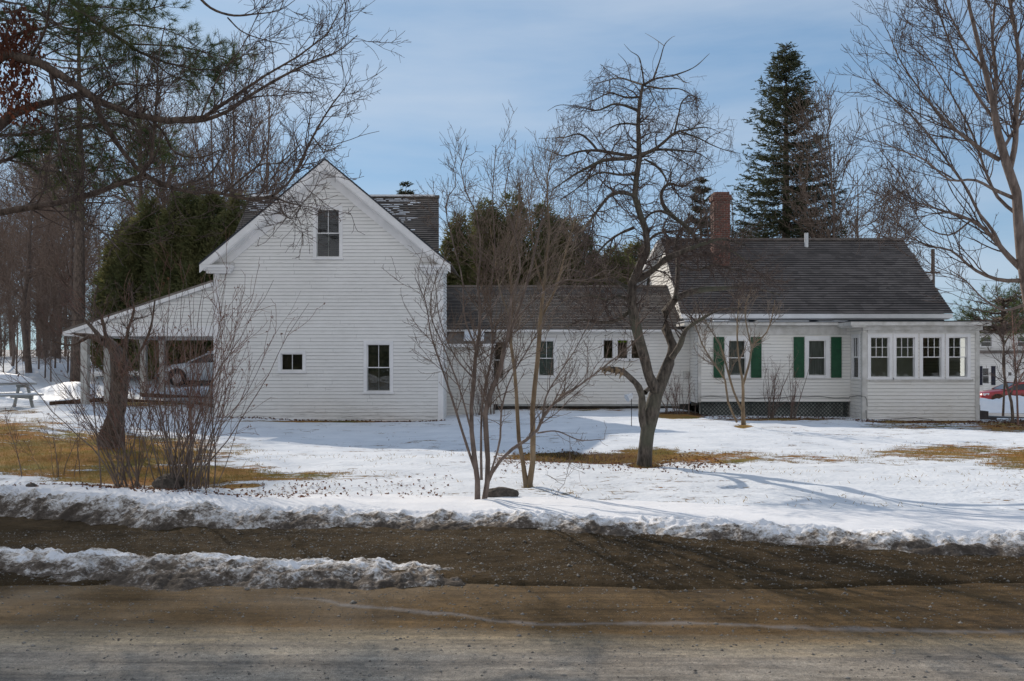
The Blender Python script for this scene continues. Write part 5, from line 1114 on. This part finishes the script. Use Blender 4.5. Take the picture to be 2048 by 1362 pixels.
for (u, y, kd, s, lab) in ((470, 50, 1, 1.0, 'vase-shaped bare tree rising just left of the barn peak'), (530, 56, 5, 1.0, 'tall bare tree with upswept twigs behind the left slope of the barn roof'), (430, 47, 1, .88, 'leafless tree leaning over the dark cedars left of the barn roof'), (590, 62, 3, .72, 'low round-topped bare tree just behind the barn roof edge'),
                     (725, 75, 3, .6, 'faint small bare tree peeping over the barn roof right of the peak'), (1205, 60, 3, .62, 'bare tree showing behind the apple crown above the low wing'), (1130, 68, 0, .7, 'bare tree above the cedars left of the apple tree'),
                     (1640, 56, 1, .86, 'bare tree with fine upright twigs just right of the tall spruce'), (1690, 66, 5, .74, 'spreading bare tree right of the spruce above the roof ridge'), (1500, 64, 3, .86, 'bare tree just left of the tall spruce behind the chimney'),
                     (1735, 52, 2, .66, 'slanting bare tree above the right end of the roof ridge'), (1880, 90, 3, .42, 'low bare tree behind the utility pole'), (1920, 95, 2, .42, 'low bare tree right of the utility pole'), (1600, 74, 0, .95, 'bare tree hidden behind the tall spruce'), (1570, 95, 3, .5, 'far bare tree over the ridge by the vent pipe')):
    x = X_(u, y); place_tree(kinds[kd], *BT, (x, y, h1(x, y) - .1), s, rs.uniform(0, 6.28), 'bare_tree', lab)
dk = [bare_tree_meshes(120, 17, 'vase', 22, 280, 1700, .18, .013, .22), bare_tree_meshes(121, 15, 'round', 26, 290, 1700, .16, .013, .25)]
for (u, y, kd, s, lab) in ((1668, 54, 0, 1.12, 'dense-twigged bare tree overlapping the right side of the tall spruce'), (1725, 58, 1, 1.12, 'rounded bare tree over the right half of the roof ridge'), (1785, 62, 0, .92, 'low bare tree just beyond the right end of the roof ridge'),
                     (1462, 60, 1, 1.0, 'bushy bare tree directly behind the brick chimney'), (1215, 56, 1, .72, 'bushy bare tree behind the ridge of the low wing')):
    x = X_(u, y); place_tree(dk[kd], ('bk_grey', 'tw_mid'), BT[1], (x, y, h1(x, y) - .1), s, rs.uniform(0, 6.28), 'bare_tree', lab)
# far wood line closing the left horizon
rng = np.random.default_rng(77); sets = []
n = 80; y = rng.uniform(92, 190, n); x = -y * rng.uniform(.12, .72, n); h = rng.uniform(9, 17, n); P = np.stack([np.stack([x + rng.normal(0, .2, n) * q, y, H(x, y) + h * q], 1) for q in (0, .35, .7, 1)], 1); Rr = np.broadcast_to(np.array([.18, .13, .08, .03]), (n, 4)).copy()
c0 = spawn(P, Rr, 1100, rng, 1.5, 4.5, (30, 60), .6, .25, 5, .15, 1, .03, .5, .06); c1 = spawn(c0[0], c0[1], 2400, rng, .8, 2.2, (30, 60), .4, .3, 4, .1, 1, .025, .6, .03)
V, Q = merge([tubes(P, Rr, 5), tubes(c0[0], c0[1], 3), tubes(c1[0], c1[1], 3)]); tag(link_mesh('far_wood', np_mesh('far_wood', V, Q), 'tw_far'), 'distant leafless wood closing the view behind the nearer trees', 'wood', kind='stuff')
n = 260; y = rng.uniform(95, 170, n); x = y * rng.uniform(-.2, .75, n); h = rng.uniform(4, 8, n); P = np.stack([np.stack([x, y, H(x, y) + h * q], 1) for q in (0, .35, .7, 1)], 1); Rr = np.broadcast_to(np.array([.14, .11, .07, .03]), (n, 4)).copy()
c0 = spawn(P, Rr, 3000, rng, 1.2, 3, (30, 60), .6, .25, 5, .1, 1, .03, .5, .05); c1 = spawn(c0[0], c0[1], 6000, rng, .8, 1.8, (30, 60), .4, .3, 4, .1, 1, .025, .6, .03)
V, Q = merge([tubes(P, Rr, 5), tubes(c0[0], c0[1], 3), tubes(c1[0], c1[1], 3)]); tag(link_mesh('far_thicket', np_mesh('far_thicket', V, Q), 'tw_far'), 'low distant thicket behind the houses', 'wood', kind='stuff')

# ---- spruces
def spruce(loc, h, Rb, seed, label, z_first=.06, nb=330, mname='spruce', name='spruce_tree', dens=26, sprig=.34):
    rng = np.random.default_rng(seed); t = empty(name, loc, label, 'tree')
    T = np.array([[0, 0, -.3], [0, 0, h * .5], [0, 0, h]])[None]; TR = np.array([[.02 * h, .012 * h, .01]]); T, TR = cut((T, TR), 8)
    o = tube_obj('trunk', [(T, TR, 10)], 'bk_grey', t, False)
    f = rng.uniform(0, 1, nb) ** .85; f = z_first + (1 - z_first) * f; f = np.round(f * h / .7) * .7 / h + rng.normal(0, .006, nb); an = rng.uniform(0, 2 * np.pi, nb)
    L_ = Rb * (1 - np.clip(f, 0, .985)) ** .70 * rng.uniform(.74, 1.1, nb) * (1 + .10 * np.sin(an * 2 + seed)) + .12; k = 8
    u = np.linspace(0, 1, k)[None]; out = L_[:, None] * u; z = (f * h)[:, None] + L_[:, None] * (.18 * (f[:, None] > .75) * u * 2 - .42 * (1 - f[:, None]) * u + .30 * u ** 2.4)
    P = np.stack([np.cos(an)[:, None] * out, np.sin(an)[:, None] * out, z], -1) + rng.normal(0, .015, (nb, k, 3)); Rr = np.broadcast_to((.022 * (1 - .8 * u)), (nb, k)).copy()
    tube_obj('branches', [(P, Rr, 4)], 'bk_brown', t, False)
    tw = spawn(P, Rr, int(nb * dens), rng, sprig * .7, sprig * 1.6, (35, 65), -.15, .15, 4, .12, 1, .006, .4, .008, taper_len=.45)
    tw[0][:, :, 2] = tw[0][:, :1, 2] + (tw[0][:, :, 2] - tw[0][:, :1, 2]) * .35; pts = tw[0].reshape(-1, 3); d = np.repeat(tw[0][:, -1] - tw[0][:, 0], 4, 0); d /= np.linalg.norm(d, axis=1, keepdims=True) + 1e-9
    q = np.repeat(pts, 2, 0); d = np.repeat(d, 2, 0) + rng.normal(size=(len(q), 3)) * .35; V = tris(q, d, rng.uniform(.12, .24, len(q)), .06, rng)
    lo = tri_obj('needles', V, mname, t); lo.location = (0, 0, 0); return t
D = 58; x = X_(1572, D); spruce((x, D, h1(x, D)), Z_(98, D) - h1(x, D), 6.4, 201, 'tall dark spruce rising behind the house roof', .05, 760, dens=24, sprig=.46)
D = 60; x = X_(1402, D); spruce((x, D, h1(x, D)), Z_(356, D) - h1(x, D), 2.3, 202, 'smaller narrow spruce just left of the brick chimney', .05, 220, dens=22)
D = 70; x = X_(812, D); spruce((x, D, h1(x, D)), Z_(366, D) - h1(x, D), 2.6, 203, 'spruce tip peeping over the barn rear roof ridge', .05, 200, dens=20)
D = 30; x = X_(2035, D)
# tall white pine behind the carport whose crown is above the frame and shades the road
def big_pine(loc, h, seed, label, lo=.3, Rb=4.5, nb=130, dens=20, trunk_r=.36):
    rng = np.random.default_rng(seed); t = empty('pine_tree', loc, label, 'tree'); T = np.array([[0, 0, -.4], [.1, 0, h * .4], [0, .1, h]])[None]; TR = np.array([[trunk_r, trunk_r * .55, .03]]); T, TR = cut((T, TR), 10)
    tube_obj('trunk', [(T, TR, 12)], 'bk_brown', t, False)
    f = lo + (1 - lo) * rng.uniform(0, 1, nb) ** .9; an = rng.uniform(0, 2 * np.pi, nb); L_ = Rb * np.sin(np.clip((1.04 - f) / (1.04 - lo), 0, 1) * 2.2) ** .8 * rng.uniform(.6, 1.15, nb) + .3; k = 8; u = np.linspace(0, 1, k)[None]; out = L_[:, None] * u
    z = (f * h)[:, None] + L_[:, None] * (.12 * u + .14 * u ** 2) + rng.normal(0, .04, (nb, k)); P = np.stack([np.cos(an)[:, None] * out, np.sin(an)[:, None] * out, z], -1); Rr = np.broadcast_to((.05 * (1 - .85 * u)), (nb, k)).copy()
    b = spawn(P, Rr, nb * 8, rng, .5, 1.4, (30, 60), .2, .25, 5, .3, 1, .005, .5, .012); tube_obj('branches', [(P, Rr, 5), (b[0], b[1], 3)], 'bk_brown', t, False)
    c = spawn(b[0], b[1], nb * dens, rng, .15, .4, (25, 60), .3, .2, 3, .3, 1, .003, .5, .004); tips = c[0][:, -1]; d = c[0][:, -1] - c[0][:, 0]; d /= np.linalg.norm(d, axis=1, keepdims=True)
    lo_ = tri_obj('needles', tufts(tips, d, rng, 14, .16, .014, .7), 'pine', t); lo_.location = (0, 0, 0); return t
D = 38; x = X_(155, D); big_pine((x, D, Z_(768, D)), 17, 301, 'massive pine trunk standing just left behind the carport', .42, 3.4, 60, 9, .32)
D = 47; x = X_(-70, D); big_pine((x, D, h1(x, D)), 31, 310, 'towering pine far beyond the left edge of the view', .6, 6, 170, 18, .34)
D = 40; x = X_(-80, D); big_pine((x, D, h1(x, D)), 26, 309, 'very tall pine just beyond the left edge of the wood', .7, 5.2, 150, 18, .3)
D = 21; x = X_(-90, D); big_pine((x, D, h1(x, D)), 20, 304, 'tall pine just outside the left edge beside the lawn', .47, 5.6, 110, 13, .3)
D = 25; x = X_(-70, D); big_pine((x, D, h1(x, D)), 22.5, 305, 'tall pine just outside the left edge near the picnic table', .54, 5.4, 100, 12, .3)
# ---- cedars
def cedar(loc, h, w, seed, label, n_=4200, group=None, flat=1.0):
    rng = np.random.default_rng(seed); t = empty('cedar_tree', loc, label, 'tree', group)
    tube_obj('trunk', [(np.array([[[0, 0, -.3], [0, 0, h * .5], [0, 0, h * .9]]], float), np.array([[.16, .1, .03]]), 8)], 'bk_brown', t, False)
    f = rng.uniform(0, 1, n_) ** .8; an = rng.uniform(0, 2 * np.pi, n_); nl = 9; la = rng.uniform(0, 2 * np.pi, nl); lr = w * rng.uniform(.15, .68, nl); lr[0] = 0; lh = rng.uniform(.6, .97, nl); lh[0] = 1; lw = w * rng.uniform(.42, .62, nl)
    li = rng.integers(0, nl, n_); pr = (1 - f) ** .36 * (.75 + .5 * fbm(an * 1.4 + li * 7., f * 8, seed, 3)); r = lw[li] * pr * rng.uniform(.3, 1.1, n_) ** .5
    C = np.stack([np.cos(la[li]) * lr[li] * (1 - .35 * f) + np.cos(an) * r, np.sin(la[li]) * lr[li] * (1 - .35 * f) + np.sin(an) * r, .06 * h + f * h * .94 * lh[li]], 1); k = 13
    C[:, 2] += (rng.random(n_) < .05) * rng.uniform(0, .5, n_); q = np.repeat(C, k, 0) + rng.normal(size=(n_ * k, 3)) * (.07 + .12 * np.repeat(rng.random((n_, 1)), k, 0))
    d = np.repeat(np.stack([np.cos(an), np.sin(an), np.full(n_, .55)], 1), k, 0) + rng.normal(size=(n_ * k, 3)) * .6
    lo_ = tri_obj('crown', tris(q, d, rng.uniform(.10, .26, len(q)), .07, rng), 'cedar', t); lo_.location = (0, 0, 0); return t
for i, (u, top, D, w, lab) in enumerate(((302, 402, 43, 2.6, 'dark cedar at the left end of the dense cedar clump by the carport'), (372, 385, 42, 2.4, 'tallest dark cedar of the clump left of the barn'), (425, 388, 41, 2.3, 'dark cedar directly above the carport roof'), (478, 396, 40, 1.9, 'dark cedar touching the left eave of the barn'),
        (390, 500, 40, 2.1, 'low cedar seen through the open carport'), (250, 450, 45, 1.9, 'thin cedar at the wood edge beside the pine trunk'),
        (920, 432, 44, 2.2, 'dark cedar just right of the barn eave'), (970, 405, 46, 2.4, 'cedar behind the left part of the low wing roof'), (1025, 388, 46, 2.5, 'tallest cedar behind the low wing roof'), (1085, 412, 45, 2.5, 'cedar behind the middle of the low wing roof'), (1145, 448, 44, 2.2, 'cedar right of the middle of the low wing roof'),
        (1225, 500, 44, 2.0, 'cedar behind the apple trunk'), (1275, 488, 47, 1.5, 'cedar just left of the house gable'))):
    x = X_(u, D); z0 = h1(x, D); cedar((x, D, z0), Z_(top, D) - z0, w, 400 + i, lab)
rng = np.random.default_rng(96); n = 60000; x = rng.uniform(-70, 70, n); f = rng.uniform(0, 1, n); hh = 4 + 4 * fbm(x / 6, x * 0, 97, 3); y = -32 + rng.normal(0, 1.5, n)
q = np.stack([x, y, -.5 + f * hh], 1); d = rng.normal(size=q.shape); tag(tri_obj('evergreen_wood', tris(q, d, rng.uniform(.5, 1.1, n), .5, rng), 'cedar'), 'dark evergreen wood on the far side of the road', 'wood', kind='stuff')
D = 34; x = X_(2005, D); big_pine((x, D, h1(x, D)), 4.5, 306, 'small bushy pine before the neighbouring house', .70, 1.1, 40, 14, .05)
D = 36; x = X_(2075, D); big_pine((x, D, h1(x, D)), 5, 307, 'bushy pine cut by the right edge of the view', .64, 1.5, 60, 14, .07)

# ---- big maple at the right edge
rng = np.random.default_rng(81); D = 15.5
paths = [
 [(2110, 1010, 46, 0), (2095, 850, 36, 0), (2075, 700, 32, 0), (2058, 600, 28, 0), (2048, 540, 26), (2038, 470, 24), (2036, 400, 22), (2020, 345, 21), (2003, 300, 20), (1995, 260, 17), (1985, 200, 14), (1970, 140, 12), (1955, 80, 10), (1940, 20, 8), (1930, -50, 6)],
 [(2018, 345, 15), (2030, 290, 13), (2032, 220, 12), (2040, 140, 10), (2030, 60, 8), (2015, -20, 6)],
 [(1998, 272, 12), (1990, 225, 11), (1992, 150, 9), (1985, 80, 7), (1990, 0, 5)],
 [(2000, 320, 11), (1965, 300, 10), (1930, 275, 8), (1880, 230, 6), (1840, 180, 4), (1800, 120, 3), (1775, 60, 2)],
 [(2045, 540, 16), (2010, 505, 13), (1990, 480, 11), (1965, 455, 9), (1930, 435, 7), (1880, 420, 5), (1830, 405, 3), (1780, 420, 2)],
 [(2000, 490, 9), (1985, 460, 8), (1960, 430, 7), (1935, 380, 6), (1900, 330, 5), (1850, 260, 4), (1790, 200, 3), (1745, 160, 2)],
 [(2058, 560, 12), (2000, 560, 9), (1950, 540, 7), (1900, 500, 5), (1850, 490, 4), (1800, 450, 3), (1760, 380, 2)],
 [(2036, 400, 10), (1990, 380, 8), (1950, 360, 6), (1900, 360, 5), (1850, 320, 4), (1800, 300, 3), (1750, 280, 2)],
 [(1990, 240, 8), (1960, 200, 6), (1920, 130, 5), (1890, 60, 4), (1870, 0, 3)], [(1975, 150, 7), (1940, 100, 5), (1905, 40, 4), (1880, -20, 3)],
 [(2036, 430, 9), (2000, 400, 8), (1970, 340, 6), (1950, 280, 5), (1920, 220, 4), (1880, 150, 3), (1840, 90, 2)],
 [(1945, 438, 5), (1900, 470, 4), (1860, 460, 3), (1800, 350, 2.5), (1760, 300, 2)], [(2040, 150, 7), (2060, 80, 6), (2050, 0, 4)], [(2005, 300, 8), (2040, 240, 7), (2070, 180, 5)],
 [(2050, 610, 8), (2010, 620, 6), (1970, 600, 4), (1930, 560, 3), (1900, 540, 2)],
]
main = traced(paths, D, rng, 2.2, 18, .82); maple = empty('maple_tree', (X_(2110, D), D, 0), 'large bare maple at the right edge with long upswept grey limbs', 'tree')
tube_obj('trunk', [(main[0], main[1], 10)], 'bk_grey', maple)
b0 = spawn(main[0][1:], main[1][1:], 260, rng, .7, 2.2, (22, 50), .5, .22, 10, .15, 1, .004, .5, .016, out=(-.35, 0, .2)); b1 = spawn(b0[0], b0[1], 1150, rng, .25, .85, (25, 55), .4, .25, 6, .1, 1, .003, .6, .007)
b2 = spawn(b1[0], b1[1], 4200, rng, .08, .3, (30, 60), .4, .25, 4, .15, 1, .0026, .6, .004)
tube_obj('crown', [(b0[0], b0[1], 5), (b1[0], b1[1], 4), (b2[0], b2[1], 3)], 'tw_dark', maple)

# ---- small trees by the house
def small(nm, D, paths, seed, label, bk='bk_tan', tw='tw_pale', n0=60, n1=420, l0=(.4, 1.3), up=.6):
    rng = np.random.default_rng(seed); main = traced(paths, D, rng, .8, 12, .72); t = empty(nm, (X_(paths[0][0][0], D), D, h1(X_(paths[0][0][0], D), D)), label, 'tree')
    tube_obj('trunk', [(main[0], main[1], 8)], bk, t); b0 = spawn(main[0], main[1], n0, rng, *l0, (25, 60), up, .28, 7, .3, 1, .005, .5, .012); b1 = spawn(b0[0], b0[1], n1, rng, .2, .6, (25, 60), .4, .3, 5, .1, 1, .004, .6, .006)
    tube_obj('crown', [(b0[0], b0[1], 4), (b1[0], b1[1], 3)], tw, t)
small('sapling', 23.5, [[(1487, 850, 14, 0), (1486, 810, 9, 0), (1486, 770, 8), (1478, 720, 5), (1474, 660, 4), (1478, 600, 2)], [(1486, 770, 7), (1500, 720, 6), (1506, 690, 5), (1530, 670, 4), (1545, 630, 3), (1550, 600, 2)], [(1484, 820, 7), (1470, 790, 6), (1455, 740, 6), (1440, 690, 4), (1415, 650, 3), (1400, 620, 2)],
   [(1505, 700, 5), (1495, 660, 4), (1490, 620, 3), (1505, 570, 2)], [(1474, 845, 6), (1455, 800, 6), (1450, 760, 5), (1430, 730, 5), (1405, 690, 4), (1390, 650, 3), (1375, 630, 2)]], 91, 'pale forked sapling growing in front of the left green-shuttered window')
small('sapling', 24, [[(1918, 850, 8, 0)] and [(2026, 845, 9, 0), (2022, 800, 8), (2010, 760, 7), (2006, 720, 6), (2008, 690, 5), (1995, 655, 4), (1985, 640, 3), (1970, 640, 2)], [(2008, 690, 4), (2025, 660, 3), (2045, 640, 2)], [(2022, 790, 5), (2035, 740, 4), (2048, 700, 3)]], 92, 'crooked dark sapling before the red car', 'bk_brown', 'tw_dark', 40, 200, (.3, .9), .3)
small('sapling', 25, [[(2036, 850, 6, 0), (2034, 790, 5), (2030, 720, 4), (2026, 660, 3), (2024, 620, 2)], [(2034, 770, 4), (2050, 740, 3), (2070, 700, 2)]], 93, 'straight thin reddish sapling at the right edge beside the crooked one', 'tw_red', 'tw_red', 30, 120, (.3, .9), .3)
# brown hedge and snow heap before the red car
rng = np.random.default_rng(95); n = 9000; q = np.stack([rng.uniform(25.6, 34, n), rng.uniform(46.4, 47.6, n), np.zeros(n)], 1); q[:, 2] = H(q[:, 0], q[:, 1]); d = rng.normal(size=q.shape) * .3; d[:, 2] = 1
tag(tri_obj('dead_hedge', tris(q, d, rng.uniform(.4, 1.0, n), .04, rng), mat('dead_brush', (.2, .10, .05), (.12, .06, .035))), 'low clipped brown hedge in front of the red car', 'hedge')
o, _, _ = grid_mesh('snow_heap', np.linspace(21, 44, 120), np.linspace(41, 44, 24), lambda x, y: H(x, y) - .02 + .75 * np.clip(1 - (np.abs(y - 42.5) / 1.5) ** 2, 0, 1) * (.3 + fbm(x / 1.0, y, 7, 3)), 'snow'); tag(o, kind='structure')
o, _, _ = grid_mesh('snow_mound', np.linspace(-18.5, -12.8, 50), np.linspace(30.5, 35.5, 40), lambda x, y: H(x, y) - .05 + .55 * np.exp(-((x + 16.3) / 1.5) ** 2 - ((y - 33) / 1.2) ** 2), 'snow'); tag(o, kind='structure')
